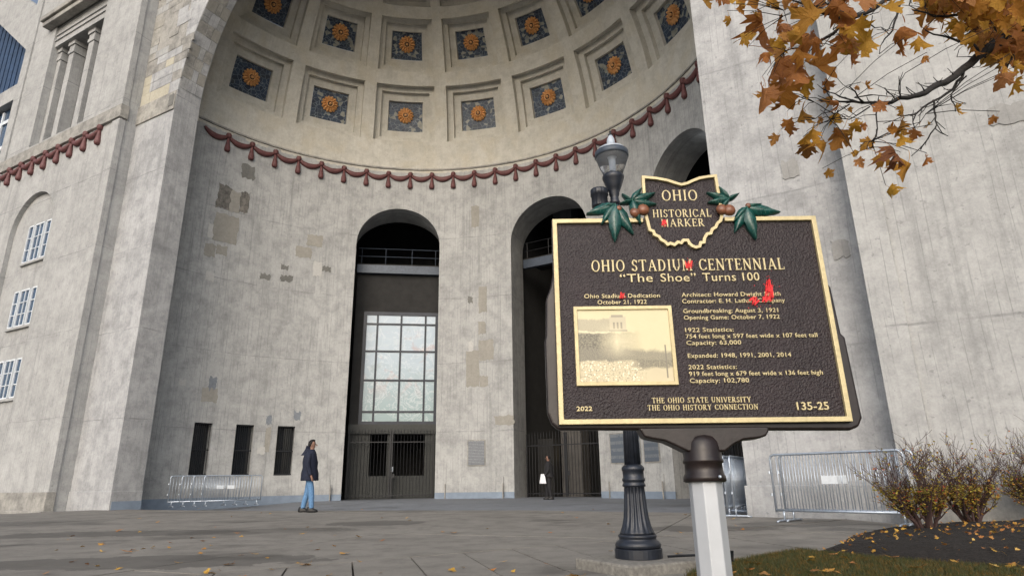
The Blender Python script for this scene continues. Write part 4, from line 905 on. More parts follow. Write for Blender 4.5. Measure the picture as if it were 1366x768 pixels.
# ------------------------------------------------------------ shrubs
def shrub(x,y,seed,h,label,lean=0):
    r=random.Random(seed); z=bedh(x,y)-.03; root=thing('burning_bush',label,'shrub',(x,y,z),0,'sparse autumn shrubs in the mulch bed')
    stems=MB(); leaves=MB()
    def leafat(p):
        for _ in range(r.choice((1,2,2,3))):
            a=r.uniform(0,6.28); s=r.uniform(.016,.036); d=Vector((math.cos(a),math.sin(a),r.uniform(-.8,.3))).normalized(); n=d.cross(Vector((r.uniform(-1,1),r.uniform(-1,1),1))).normalized()*s*.45
            q=p+Vector((r.uniform(-.03,.03),r.uniform(-.03,.03),r.uniform(-.03,.03)))
            leaves.add([q,q+d*s*.5+n,q+d*s*1.3,q+d*s*.5-n],[(0,1,2,3)])
    def grow(p,d,L,rad,depth):
        n=5; pts=[p];rs=[rad]; q=p.copy()
        for i in range(n):
            d=(d+Vector((r.uniform(-.16,.16),r.uniform(-.16,.16),r.uniform(-.06,.12)))).normalized(); q=q+d*L/n; pts.append(q.copy()); rs.append(max(.0022,rad*(1-.7*(i+1)/n)))
        stems.tube(pts,rs,5 if depth<2 else 3)
        for i,pp in enumerate(pts[1:]):
            rel=pp.z/h
            if depth>=1 and .15<rel<.62 and r.random()<.5: leafat(pp)
            elif depth>=1 and rel>=.62 and r.random()<.07: leafat(pp)
            if depth<3 and i>=0 and r.random()<(.97 if depth<2 else .62):
                e=(d*.8+Vector((r.uniform(-.75,.75),r.uniform(-.75,.75),r.uniform(-.15,.55)))).normalized(); grow(pp,e,L*r.uniform(.42,.72),rs[i+1]*.6,depth+1)
    for k in range(15):
        a=2*math.pi*k/15+r.uniform(-.3,.3); o_=Vector((math.cos(a)*.08,math.sin(a)*.06,0)); sp=r.uniform(.15,.95)
        d=Vector((math.cos(a)*sp-lean,math.sin(a)*sp,1)).normalized()
        grow(o_,d,h*r.uniform(.55,.8),r.uniform(.018,.030),0)
    stems.build('stems',M['twig'],root); leaves.build('foliage',M['shrubleaf'],root,kind='stuff')
    return root
shrub(5.35,8.77,2,.86,'leftmost bare twiggy shrub with red leaf tips, beside the long barricade',.15)
shrub(6.45,9.5,5,.86,'middle shrub with thick dark stems and yellow leaves in the mulch bed',.1)
shrub(8.15,10.1,9,1.0,'right hand shrub leaning left at the edge of the photo',.5)
# ------------------------------------------------------------ crowd barriers
def barricade(label,x,y,az,group,lean=0,plates=1,z=None):
    z=gh(x,y) if z is None else z
    root=thing('crowd_barrier',label,'barricade',(x,y,z),az,group); L,H=2.28,1.19; r=.09
    fr=MB(); t=.021; c=[]
    for cx_,a0 in ((r,180),(L-r,90)):
        for k in range(6): a=R_(a0-90*k/5); c.append((cx_+r*math.cos(a),0,H-r+r*math.sin(a)))
    path=[(0,0,.17)]+c+[(L,0,.17)]
    fr.tube(path,t,8); fr.tube([(0,0,.20),(L,0,.20)],t,8); o=fr.build('frame',M['galv'],root,smooth=True)
    pk=None; n=19
    for k in range(1,n+1):
        if pk is None: pk=MB().tube([(0,0,.20),(0,0,H-.01)],.0075,6).build('upright_bar',M['galv'],root,smooth=True); pk.location=(L*k/(n+1),0,0)
        else: dup(pk,root,(L*k/(n+1),0,0))
    for fx in (.14,L-.14):
        f=MB(); f.tube([(fx,0,.2),(fx,0,.02)],.018,8); f.tube([(fx,-.30,.012),(fx,-.2,.03),(fx,.2,.03),(fx,.30,.012)],.018,8); f.build('foot',M['galv'],root,smooth=True)
    if plates: MB().box((L*.40,-.02,.66),(L*.52,-.008,.80)).build('name_plate',M['plate'],root)
    for zz in (.45,.85): MB().tube([(-.045,0,zz),(-.045,0,zz+.05)],.02,6).build('coupling',M['galv'],root)
    root.rotation_euler=(lean,0,az); return root
azF=-PHI
bx1=Vector((4.86,12.45)); dv=Vector((6.36,10.80))-bx1; azb=math.atan2(dv.y,dv.x)
barricade('long steel crowd barrier with pale plate standing against the right wall',bx1.x,bx1.y,azb,'steel crowd barriers')
nx2=Vector((-dv.y,dv.x)).normalized()
barricade('steel crowd barrier nested close behind the long one at the right wall',bx1.x+nx2.x*.16+.10,bx1.y+nx2.y*.16-.0,azb,'steel crowd barriers')
sl_=['first','second','third','fourth']
for k in range(4):
    p=glo2(10.98-.14*k,-.35+.05*k); barricade(sl_[k]+' barrier from the wall in the upright stack behind the sign post',p[0],p[1],R_(90)-PHI+R_(-1.5*k),'steel crowd barriers',0,0)
for k in range(4):
    a,bq=cp(171.5-1.9*k,0,RR-1.05-.13*k),cp(160.2-1.9*k,0,RR-1.35-.13*k); A_=glo2(a[0],a[1]); B_=glo2(bq[0],bq[1]); A_=(A_[0]+.15,A_[1]-1.1); B_=(B_[0]+.05,B_[1]-1.1)
    barricade(['steel barrier at the left end of the nested row below the slot windows','steel barrier second from the left in the row below the slot windows','steel barrier third from the left in the row below the slot windows','steel barrier reaching farthest right in the row below the slot windows'][k],A_[0],A_[1],math.atan2(B_[1]-A_[1],B_[0]-A_[0]),'steel crowd barriers',0,1 if k>1 else 0,z=.01)
# ------------------------------------------------------------ lamp post on its footing
_u=Vector((.903,.43,0)); _v=Vector((-.52,.855,0)).normalized(); fo0=Vector((1.0,5.99,0))
def fpt(a,b_): p=fo0+_u*a+_v*b_; return (p.x,p.y)
b=MB().prism([fpt(0,0),fpt(.88,0),fpt(.88,.82),fpt(0,.82)],-.15,.10)
o=b.build('concrete_footing',M['footing'],bevel=.02); tag(o,'square concrete footing block under the black lamp post','footing')
LX,LY=1.185,6.58
lamp=thing('lamp_post','tall black fluted lamp post with acorn globe standing behind the sign','lamp post',(LX,LY,.10))
def pl(prof,name,mat,par=lamp,n=32,fl=0,amp=0,off=(0,0),smooth=True):
    return MB().lathe([(p[0],p[1]-.10)+tuple(p[2:]) for p in prof],n,Matrix.Translation((off[0],off[1],0)),fl,amp).build(name,mat,par,smooth=smooth)
pl([(.225,.10),(.228,.105),(.228,.185),(.222,.19)],'base_drum',M['lampblack'],n=32,smooth=False)
pl([(.205,.19),(.218,.20),(.22,.225),(.205,.25),(.18,.265),(.178,.28),(.186,.29),(.186,.305),(.175,.315)],'base_moulding',M['lampblack'])
pl([(.172,.315,0),(.160,.34,.03),(.140,.39,.10),(.124,.46,.12),(.112,.56,.13),(.104,.68,.13),(.099,.745,.13),(.098,.75,0)],'fluted_base',M['lampblack'],n=96,fl=16)
pl([(.100,.75),(.113,.757),(.115,.775),(.105,.785),(.105,.80),(.113,.81),(.113,.83),(.104,.84),(.104,.90),(.112,.91),(.112,.935),(.10,.95),(.085,.965)],'collar',M['lampblack'])
pl([(.082,.965,.10),(.074,1.4,.10),(.060,2.6,.10),(.050,3.80,.10)],'fluted_shaft',M['lampblack'],n=96,fl=14)
pl([(.05,3.80),(.062,3.83),(.05,3.86),(.047,3.90),(.06,3.93),(.06,3.96),(.075,3.99),(.10,4.06),(.115,4.11),(.124,4.13),(.124,4.16),(.112,4.175)],'lamp_cup',M['lampblack'])
gm=NT('ribbed_acrylic'); gm.fin((.80,.84,.90),.12,spec=.8,Transmission_Weight=.92,IOR=1.15); M['acrylic']=gm.mat
gm=NT('milky_acrylic'); gm.fin((.40,.45,.52),.3,spec=.6,Transmission_Weight=.1); M['milky']=gm.mat
pl([(.105,4.17,.02),(.125,4.22,.02),(.160,4.31,.02),(.182,4.38,.02),(.187,4.42,.02),(.186,4.45,.02)],'globe',M['acrylic'],n=120,fl=40)
pl([(.03,4.18),(.035,4.38),(.06,4.42),(.06,4.45)],'lamp_bulb',M['milky'],n=16)
pl([(.188,4.40),(.194,4.405),(.194,4.465),(.186,4.47)],'globe_band',M['steelblue'],n=40)
pl([(.186,4.47),(.150,4.51),(.10,4.535),(.07,4.55),(.045,4.58),(.048,4.61),(.042,4.645),(.03,4.67),(.02,4.69)],'globe_cap',M['milky'])
pl([(.02,4.69),(.028,4.70),(.010,4.72),(.015,4.74),(.006,4.76),(.001,4.80)],'finial',M['iron'],n=10)
for k in range(6):
    a=k*math.pi/3; MB().box((-.01,-.198,4.30),(.01,-.192,4.37)).build('x',M['iron'],lamp) if False else None
s_=pl([(.088,3.77),(.092,3.78),(.092,3.90),(.102,3.905),(.102,3.975),(.095,3.985),(.03,3.99)],'sensor_box',M['lampblack'],n=48,fl=14,amp=.08,off=(-.175,-.02))
MB().box((-.12,-.015,3.72),(0,.015,3.75)).build('sensor_arm',M['lampblack'],lamp)
MB().tube([(-.175,-.02,3.65),(-.175,-.02,3.68)],.05,12).build('sensor_foot',M['lampblack'],lamp)
fl=thing('ground_floodlight','small black floodlight box on a grey stake beside the lamp post footing','floodlight',(1.80,6.12,gh(1.8,6.12)))
b=MB(); b.box((-.13,-.08,.13),(.11,.08,.165),Euler((.12,.05,.15)).to_matrix().to_4x4()); b.build('housing',M['iron'],fl,bevel=.012)
MB().box((-.12,-.09,.135),(.10,-.079,.225),Euler((.12,.05,.15)).to_matrix().to_4x4()).build('lens',M['darkpane'],fl)
MB().tube([(.06,0,-.1),(.06,0,.15)],.018,8).build('stake',M['galv'],fl)
MB().tube([(-.12,.03,.165),(-.25,.12,.15),(-.38,.25,.13)],.012,6).build('conduit',M['iron'],fl)
# ------------------------------------------------------------ the historical marker
SC=Vector((.719,2.423,1.446)); yaw,tilt,roll=-.0041,-.0354,-.0043
uu=Vector((math.cos(yaw),math.sin(yaw),0)); nn=Vector((math.sin(yaw),-math.cos(yaw),0)); vv=Vector((0,0,1))*math.cos(tilt)+nn*math.sin(tilt)
u2=uu*math.cos(roll)+vv*math.sin(roll); v2=vv*math.cos(roll)-uu*math.sin(roll); bk=-(u2.cross(v2))
MS=Matrix(((u2.x,bk.x,v2.x,SC.x),(u2.y,bk.y,v2.y,SC.y),(u2.z,bk.z,v2.z,SC.z),(0,0,0,1)))
root_loc=Vector((.70,2.47,0))
sign=thing('historical_marker','dark bronze state historical marker with gold lettering and leaf ornaments on a pale post','historical marker',root_loc)
def sb_(mb,name,mat,parent=None,**k):
    o=mb.build(name,mat,parent or sign,**k)
    if parent is None: o.matrix_local=Matrix.Translation(-root_loc)@MS
    return o
def XZ(poly,y0,y1):    # polygon in sign x,z extruded along y
    n=len(poly); b=MB(); b.v=[(x,y0,z) for x,z in poly]+[(x,y1,z) for x,z in poly]
    b.f=[tuple(range(n)),tuple(range(2*n-1,n-1,-1))]+[(i+n,(i+1)%n+n,(i+1)%n,i) for i in range(n)]; return b
def ribbon(pts,w,y0,y1,closed=False):
    b=MB(); n=len(pts); P=[Vector(p) for p in pts]; L=[];Rr=[]
    for i in range(n):
        a=P[i-1] if (i>0 or closed) else P[i]; c=P[(i+1)%n] if (i<n-1 or closed) else P[i]
        d1=(P[i]-a); d2=(c-P[i]); d1=d1.normalized() if d1.length>1e-6 else d2.normalized(); d2=d2.normalized() if d2.length>1e-6 else d1
        t=(d1+d2).normalized(); nrm=Vector((-t.y,t.x)); m=1/max(.5,math.sqrt((1+d1.dot(d2))/2)); L.append(P[i]+nrm*w/2*m); Rr.append(P[i]-nrm*w/2*m)
    for l,r in zip(L,Rr): b.v+= [(l.x,y0,l.y),(r.x,y0,r.y),(r.x,y1,r.y),(l.x,y1,l.y)]
    for i in range(n if closed else n-1):
        p,q=i*4,((i+1)%n)*4
        for k in range(4): b.f.append((p+k,p+(k+1)%4,q+(k+1)%4,q+k))
    if not closed: b.f.append((3,2,1,0)); e=(n-1)*4; b.f.append((e,e+1,e+2,e+3))
    return b
def pebble():
    m=NT('pebbled_dark_bronze'); ob=m.co('Object'); v=m.n('ShaderNodeTexVoronoi'); v.feature='SMOOTH_F1'; m.t.links.new(m.map(ob,(1,1,1)),v.inputs['Vector']); v.inputs['Scale'].default_value=150
    n=m.noise(ob,120,5,.65,.5); n2=m.noise(ob,6,3); c=m.mix(m.ramp(n2,[(.3,0),(.7,1)]),(.013,.008,.010),(.023,.015,.018)); c=m.mix(m.math('MULTIPLY',m.ramp(n,[(.5,0),(.8,1)]),.3),c,(.03,.025,.032))
    h=m.math('ADD',v.outputs['Distance'],n); return m.fin(c,m.math('ADD',m.math('MULTIPLY',n2,.2),.33),m.bump(h,.8,.004),.0,spec=.35)
M['pebble']=pebble()
W2,H2=.55,.4235
sb_(XZ([(-W2,-H2),(W2,-H2),(W2,H2),(-W2,H2)],.006,.03),'panel',M['pebble'])
# stepped cast backing
bp=[(-.562,.135),(-.582,.08),(-.587,-.07),(-.592,-.09),(-.590,-.375),(-.575,-.415),(-.55,-.438),(.553,-.450),(.585,-.438),(.603,-.405),(.595,-.09),(.582,-.075),(.575,.12),(.558,.142),(.55,.20),(.55,.41),(-.55,.41),(-.55,.20)]
sb_(XZ(bp,.024,.062),'backing_plate',M['brown'],bevel=.010,seg=3)
# raised gold rim: top broken by the emblem
g=.011; y0,y1=-.007,.008
sb_(ribbon([(-.17,H2-g),(-W2+g,H2-g),(-W2+g,-H2+g),(W2-g,-H2+g),(W2-g,H2-g),(.17,H2-g)],.019,y0,y1),'gold_rim',M['gold'],bevel=.002)
# lower lip of the rim
# state outline emblem
top=[(-.155,.612),(-.150,.612),(-.10,.606),(-.055,.596),(-.02,.582),(.005,.574),(.03,.580),(.055,.592),(.084,.604),(.12,.610),(.154,.614)]
low=[(.158,.50),(.160,.43),(.152,.405),(.136,.392),(.128,.375),(.112,.366),(.104,.347),(.088,.345),(.076,.326),(.072,.308),(.058,.306),(.052,.290),(.036,.286),(.022,.292),(.012,.302),(.006,.318),(-.012,.318),(-.022,.306),(-.036,.310),(-.050,.298),(-.066,.305),(-.078,.300),(-.088,.312),(-.104,.322),(-.110,.335),(-.128,.345),(-.132,.360),(-.146,.366),(-.150,.392),(-.156,.43),(-.157,.50)]
emb=top+low
sb_(XZ(emb[::-1],.003,.034),'emblem_panel',M['pebble'])
sb_(ribbon(emb,.0125,-.010,.010,True),'emblem_outline',M['gold'],bevel=.002)
# lettering ----------------------------------------------------------
TH,TN,SF=.135,.07,.05    # thick, thin stroke, serif height
def L_(x0,y0,x1,y1,w): return ('l',x0,y0,x1,y1,w)
def st(x,y0=0,y1=1,w=TH,s=.13,t=True,b_=True):
    o=[L_(x,y0,x,y1,w)]
    if b_: o.append(L_(x-s,y0+SF/2,x+s,y0+SF/2,SF))
    if t: o.append(L_(x-s,y1-SF/2,x+s,y1-SF/2,SF))
    return o
def arc(cx,cy,rx,ry,a0,a1): return ('a',cx,cy,rx,ry,a0,a1)
G={'O':(.86,[arc(.43,.5,.40,.5,0,360)]),'H':(.86,st(.17)+st(.69)+[L_(.17,.52,.69,.52,TN)]),'I':(.36,st(.18)),
'S':(.62,[arc(.31,.74,.23,.26,20,270),arc(.31,.26,.25,.26,90,-160),L_(.54,.72,.54,.95,.05),L_(.07,.05,.07,.28,.05)]),
'T':(.76,st(.38,t=False)+[L_(.04,.955,.72,.955,TN),L_(.05,.78,.05,.96,.06),L_(.71,.78,.71,.96,.06)]),
'A':(.86,[L_(.13,.02,.43,.98,TN),L_(.43,.98,.73,.02,TH),L_(.22,.34,.64,.34,TN),L_(.02,.027,.26,.027,SF),L_(.58,.027,.86,.027,SF)]),
'D':(.82,st(.16)+[arc(.34,.5,.40,.5,-90,90),L_(.16,.955,.36,.955,TN),L_(.16,.045,.36,.045,TN)]),
'U':(.84,[L_(.17,.3,.17,1,TH),L_(.68,.3,.68,1,TN),L_(.04,.973,.30,.973,SF),L_(.56,.973,.80,.973,SF),arc(.425,.34,.255,.34,180,360)]),
'M':(1.0,[L_(.15,0,.17,1,TN),L_(.17,.97,.50,.05,TH),L_(.50,.05,.82,.97,TN),L_(.84,0,.82,1,TH),L_(.03,.027,.27,.027,SF),L_(.71,.027,.97,.027,SF),L_(.06,.973,.2,.973,SF),L_(.8,.973,.94,.973,SF)]),
'C':(.78,[arc(.42,.5,.38,.5,42,318),L_(.72,.70,.72,.95,.05),L_(.72,.08,.72,.28,.05)]),
'E':(.66,st(.16)+[L_(.16,.955,.58,.955,TN),L_(.16,.52,.48,.52,TN),L_(.16,.045,.60,.045,TN),L_(.57,.80,.57,.98,.05),L_(.59,.02,.59,.22,.05),L_(.47,.43,.47,.61,.05)]),
'N':(.86,[L_(.16,0,.16,1,TN),L_(.16,.97,.70,.04,TH),L_(.70,0,.70,1,TN),L_(.03,.027,.29,.027,SF),L_(.02,.973,.16,.973,SF),L_(.57,.973,.83,.973,SF)]),
'L':(.66,st(.16)+[L_(.16,.045,.60,.045,TN),L_(.59,.02,.59,.24,.05)]),
'R':(.80,st(.16)+[arc(.34,.74,.25,.26,-90,90),L_(.16,.955,.36,.955,TN),L_(.16,.485,.36,.485,TN),L_(.36,.48,.66,.03,TH),L_(.56,.027,.80,.027,SF)]),
'K':(.84,st(.16)+[L_(.22,.42,.66,.97,TN),L_(.32,.54,.68,.03,TH),L_(.54,.973,.80,.973,SF),L_(.56,.027,.84,.027,SF)]),
'V':(.82,[L_(.13,.98,.42,.02,TH),L_(.42,.02,.70,.98,TN),L_(.0,.973,.27,.973,SF),L_(.57,.973,.82,.973,SF)]),
'Y':(.80,[L_(.12,.98,.40,.48,TH),L_(.40,.48,.68,.98,TN),L_(.40,0,.40,.5,TH),L_(.27,.027,.53,.027,SF),L_(0,.973,.25,.973,SF),L_(.56,.973,.80,.973,SF)]),
' ':(.42,[])}
def glyphs(txt,x0,x1,z0,h,name,track=.10,yt=(.0005,.008),bold=1.0):
    tot=sum(G[c][0]+track for c in txt)-track; sx=(x1-x0)/tot; b=MB(); x=x0; k=0
    for c in txt:
        wd,ss=G[c]
        for s in ss:
            k+=1; ya=yt[0]+.00008*(k%5)
            if s[0]=='l':
                _,a,b_,c2,d,w_=s; w_*=bold; p=Vector((x+a*sx,z0+b_*h)); q=Vector((x+c2*sx,z0+d*h)); m=(h+sx)/2
                if (q-p).length<1e-6: continue
                t=(q-p).normalized(); n=Vector((-t.y,t.x))*w_*m/2
                v=[p-n,q-n,q+n,p+n]; b.add([(r.x,ya,r.y) for r in v]+[(r.x,yt[1],r.y) for r in v],[(0,1,2,3),(4,5,1,0),(5,6,2,1),(6,7,3,2),(7,4,0,3)])
            else:
                _,cx,cy,rx,ry,a0,a1=s; N=max(8,int(abs(a1-a0)/14)); vs=[]
                for i in range(N+1):
                    an=R_(a0+(a1-a0)*i/N); ca,sa=math.cos(an),math.sin(an)
                    thick=(TN+(TH-TN)*abs(ca)**1.2)*bold; 
                    for f_ in (0,1):
                        ex=(rx-(thick*f_)); ey=ry-((TN if abs(ca)<.5 else thick*.9)*f_)
                        vs.append((x+(cx+ex*ca)*sx,ya,z0+(cy+ey*sa)*h))
                n=len(vs); vs2=[(a,yt[1],c_) for a,_,c_ in vs]; fs=[]
                for i in range(N): p=i*2; fs+=[(p,p+1,p+3,p+2),(p,p+2,p+2+n,p+n),(p+1,p+3,p+3+n,p+1+n)]
                b.add(vs+vs2,fs)
        x+=(wd+track)*sx
    return sb_(b,name,M['gold'])
glyphs('OHIO',-.082,.070,.503,.050,'lettering')
glyphs('HISTORICAL',-.127,.119,.4265,.036,'lettering')
glyphs('MARKER',-.096,.086,.3835,.035,'lettering')
for wtxt,wi in (('OHIO',0),('STADIUM',5),('CENTENNIAL',13)):
    full='OHIO STADIUM CENTENNIAL'; tot_=sum(G[c][0]+.10 for c in full)-.10; k_=.786/tot_; xa=-.396+k_*sum(G[c][0]+.10 for c in full[:wi]); xb=xa+k_*(sum(G[c][0]+.10 for c in wtxt)-.10)
    glyphs(wtxt,xa,xb,.188,.050,'lettering')
glyphs('THE OHIO STATE UNIVERSITY',-.193,.182,-.345,.0205,'lettering',bold=1.15)
glyphs('THE OHIO HISTORY CONNECTION',-.212,.205,-.3725,.0205,'lettering',bold=1.15)
def text(txt,x0,x1,z0,cap,name='lettering',space=1.06,off=.010):
    cu=bpy.data.curves.new('t','FONT'); cu.body=txt; cu.size=1; cu.extrude=.06; cu.space_character=space; cu.offset=off; cu.resolution_u=3
    to=bpy.data.objects.new('t',cu); COL.objects.link(to); bpy.context.view_layer.update()
    me=bpy.data.meshes.new_from_object(to.evaluated_get(bpy.context.evaluated_depsgraph_get())); bpy.data.objects.remove(to)
    X=[v.co.x for v in me.vertices]; a,b_=min(X),max(X); sx=(x1-x0)/(b_-a); sz=cap/.70
    for v in me.vertices: x,y,z=v.co; v.co=(x0+(x-a)*sx, .004-.0035*(1 if z>0 else -1), z0+y*sz)
    me.materials.clear(); me.materials.append(M['gold']); o=bpy.data.objects.new(name,me); COL.objects.link(o); o.parent=sign; o.matrix_local=Matrix.Translation(-root_loc)@MS; return o
for t_,xa,xb in (('\u201cThe',-.282,-.150),('Shoe\u201d',-.118,.025),('Turns',.052,.186),('100',.214,.281)): text(t_,xa,xb,.142,.035,off=.0)
for t,x0,x1,z in (('Ohio Stadium Dedication',-.430,-.127,.0755),('October 21, 1922',-.378,-.182,.0495),
  ('Architect: Howard Dwight Smith',-.040,.355,.0765),('Contractor: E. H. Latham Company',-.040,.369,.0495),
  ('Groundbreaking: August 3, 1921',-.040,.336,.0085),('Opening Game: October 7, 1922',-.040,.338,-.0185),
  ('1922 Statistics:',-.040,.150,-.069),('754 feet long x 597 feet wide x 107 feet tall',-.040,.474,-.095),('Capacity: 63,000',-.040,.173,-.121),
  ('Expanded: 1948, 1991, 2001, 2014',-.040,.360,-.172),
  ('2022 Statistics:',-.042,.144,-.217),('919 feet long x 679 feet wide x 136 feet high',-.042,.470,-.243),('Capacity: 102,780',-.042,.184,-.2695)):
    text(t,x0,x1,z,.0172,off=.004)
text('2022',-.480,-.421,-.371,.0165,off=.02); text('135-25',.351,.471,-.376,.029,off=.015)
# framed photograph plate
fx0,fx1,fz0,fz1=-.476,-.087,-.277,.039
sb_(ribbon([(fx0+.007,fz0+.007),(fx1-.007,fz0+.007),(fx1-.007,fz1-.007),(fx0+.007,fz1-.007)],.0145,-.006,.008,True),'photo_frame',M['gold'],bevel=.0015)
def photo():
    m=NT('sepia_crowd_photograph'); g=m.co('Generated'); sx=m.n('ShaderNodeSeparateXYZ'); m.t.links.new(g,sx.inputs[0]); X,Z=sx.outputs[0],sx.outputs[2]
    n=m.noise(m.map(g,(3,1,2.2)),1.6,7,.7,.8); dots=m.noise(m.map(g,(46,1,34)),1.0,3,.8); d2=m.n('ShaderNodeTexVoronoi'); m.t.links.new(m.map(g,(34,1,28)),d2.inputs['Vector']); d2.inputs['Scale'].default_value=1.0
    def soft(v,a,b): return m.ramp(v,[(max(0,a),1),(b,0)])     # 1 below a, 0 above b
    def lt(v,x,w_=.03):                                     # soft step: 1 where v<x
        d=m.math('SUBTRACT',x,v); return m.math('MINIMUM',m.math('MAXIMUM',m.math('ADD',m.math('DIVIDE',d,w_),.5),0.0),1.0)
    nn2=m.math('SUBTRACT',n,.5); zn=m.math('ADD',Z,m.math('MULTIPLY',nn2,.16)); fz=m.noise(m.map(g,(90,1,70)),1.0,4,.8)
    mul=lambda *a: a[0] if len(a)==1 else m.math('MULTIPLY',a[0],mul(*a[1:]))
    c=m.mix(n,(.52,.46,.28),(.60,.54,.35))
    upper=mul(lt(zn,.87,.02),lt(X,.37,.02)); c=m.mix(m.math('MULTIPLY',upper,.8),c,m.mix(m.ramp(fz,[(.35,0),(.65,1)]),(.24,.22,.17),(.42,.38,.27)))
    rail=mul(lt(zn,.70,.01),m.math('SUBTRACT',1.0,lt(zn,.675,.01)),lt(X,.36,.02)); c=m.mix(rail,c,(.62,.56,.38))
    box=lambda x0,x1,z0,z1,w_=.008: mul(lt(X,x1,w_),m.math('SUBTRACT',1.0,lt(X,x0,w_)),lt(Z,z1,w_),m.math('SUBTRACT',1.0,lt(Z,z0,w_)))
    c=m.mix(box(.35,.53,.70,.90),c,(.46,.41,.29)); c=m.mix(box(.37,.50,.89,.925),c,(.30,.27,.20)); c=m.mix(box(.34,.54,.69,.715),c,(.28,.25,.19))
    for x0 in (.40,.44,.48): c=m.mix(box(x0-.012,x0+.008,.73,.82),c,(.22,.20,.15))
    cr1=mul(lt(zn,.67,.03),m.math('SUBTRACT',1.0,lt(zn,.27,.03)),lt(X,.52,.35)); crowd_c=m.mix(m.ramp(dots,[(.36,0),(.64,1)]),(.05,.047,.04),(.27,.245,.17)); c=m.mix(cr1,c,crowd_c)
    hill=m.math('ADD',.46,m.math('MULTIPLY',X,-.04)); cr2=mul(lt(zn,hill,.05),m.math('SUBTRACT',1.0,lt(zn,.27,.03))); c=m.mix(m.math('MULTIPLY',cr2,.85),c,m.mix(m.ramp(fz,[(.35,0),(.65,1)]),(.09,.083,.07),(.29,.265,.19)))
    sm=mul(m.ramp(m.math('ABSOLUTE',m.math('SUBTRACT',X,.42)),[(0,1),(.22,0)]),m.ramp(m.math('ABSOLUTE',m.math('SUBTRACT',Z,.55)),[(0,1),(.27,0)]),m.ramp(n,[(.25,.55),(.6,1)])); c=m.mix(sm,c,(.68,.61,.41))
    fld=lt(zn,.28,.03); c=m.mix(fld,c,m.mix(n,(.44,.38,.25),(.58,.51,.34)))
    dk=mul(lt(zn,.30,.03),m.math('SUBTRACT',1.0,lt(zn,.19,.04)),m.math('SUBTRACT',1.0,lt(X,.60,.12))); c=m.mix(m.math('MULTIPLY',dk,.85),c,crowd_c)
    fig=mul(fld,lt(d2.outputs['Distance'],.30,.1),lt(X,.66,.1)); c=m.mix(fig,c,(.80,.75,.55))
    sh=mul(fld,m.ramp(dots,[(.52,0),(.62,1)]),lt(X,.70,.1)); c=m.mix(m.math('MULTIPLY',sh,.75),c,(.13,.12,.095))
    c=m.mix(box(.925,.94,.05,.50),c,(.18,.16,.12))
    return m.fin(c,.35,spec=.4)
M['photo']=photo()
sb_(XZ([(fx0+.013,fz0+.013),(fx1-.013,fz0+.013),(fx1-.013,fz1-.013),(fx0+.013,fz1-.013)],.001,.008),'photograph_plate',M['photo'])
# leaf clusters and nuts
def leaflet(b,v_,hub,tip,wid,lift=.018,sag=.0,droop=.25):
    h=Vector(hub);t=Vector(tip); d=t-h; L=d.length; d.normalize(); n=Vector((-d.y,d.x)); N=9; vs=[];fs=[]
    for i in range(N):
        s=i/(N-1); w_=wid*L*(math.sin(math.pi*min(1,s**.62))**.85)*(1 if 0<s<1 else 0)+.0008; ser=1+.10*(i%2)
        c=h+d*L*s; y=-lift*(1-(.9*s-.35)**2*1.6)
        for k,yy in ((-1,.010),(-.55,.001),(0,-.0045),(.55,.001),(1,.010)):
            p=c+n*w_*k*ser; vs.append((p.x,y+yy,p.y))
    for i in range(N-1):
        for k in range(4): fs.append((i*5+k,i*5+k+1,(i+1)*5+k+1,(i+1)*5+k))
    b.add(vs,fs)
    # back skirt so that the leaflet has thickness
    e=[i*5 for i in range(N)]+[i*5+4 for i in range(N-1,-1,-1)]
    vs2=[vs[i] for i in e]; b.add(vs2+[(x,.012,z) for x,_,z in vs2],[(i,i+1,len(e)+i+1,len(e)+i) for i in range(len(e)-1)])
    for i in range(1,N-1):
        c=h+d*L*(i/(N-1)); w_=wid*L*.8*math.sin(math.pi*(i/(N-1))**.62); y=-lift*(1-(.9*i/(N-1)-.35)**2*1.6)
        for sgn in (-1,1):
            q=c+n*w_*sgn+d*L*.07; v_.tube([(c.x,y-.0045,c.y),(q.x,y+.004,q.y)],.0008,4)
    v_.tube([(h.x,-lift*.8-.004,h.y),((h.x+t.x)/2,-lift-.0055,(h.y+t.y)/2),(t.x,-lift*.5,t.y)],.0013,4)
def cluster(hub,tips,wid,small=()):
    for q,t in enumerate(tips):
        b,v_=MB(),MB(); leaflet(b,v_,hub,t,wid*(1 if q<3 else .95),.016+.0035*(q%3)); o=sb_(b,'leaflet',M['leafgreen'],smooth=True); w2=v_.build('vein',M['veins'],o)
cluster((-.284,.484),[(-.405,.444),(-.345,.395),(-.293,.316),(-.214,.348),(-.345,.470)],.165)
cluster((-.212,.500),[(-.108,.484),(-.110,.536),(-.165,.560),(-.250,.535),(-.262,.490),(-.182,.394)],.165)
cluster((.196,.503),[(.108,.536),(.108,.488),(.160,.560),(.245,.530),(.155,.455)],.165)
cluster((.262,.462),[(.405,.441),(.295,.380),(.287,.318),(.205,.352),(.330,.478),(.205,.40)],.165)
def nut(x,z,r,sx=1.0):
    b=MB(); N=14; prof=[(r*math.sin(math.pi*k/10)+.0002,r*math.cos(math.pi*k/10)) for k in range(11)]
    b.lathe(prof,N); T=Matrix.Translation((x,-.014,z))@Euler((R_(75),R_(20),0)).to_matrix().to_4x4()@Matrix.Diagonal((sx,1,.8,1)).to_4x4()
    b.v=[tuple(T@Vector(p)) for p in b.v]; return sb_(b,'nut',M['nut'],smooth=True)
for x,z,r in ((-.203,.443,.022),(-.168,.455,.026),(-.270,.463,.013),(.160,.452,.024),(.190,.448,.026),(.272,.468,.012)): nut(x,z,r)
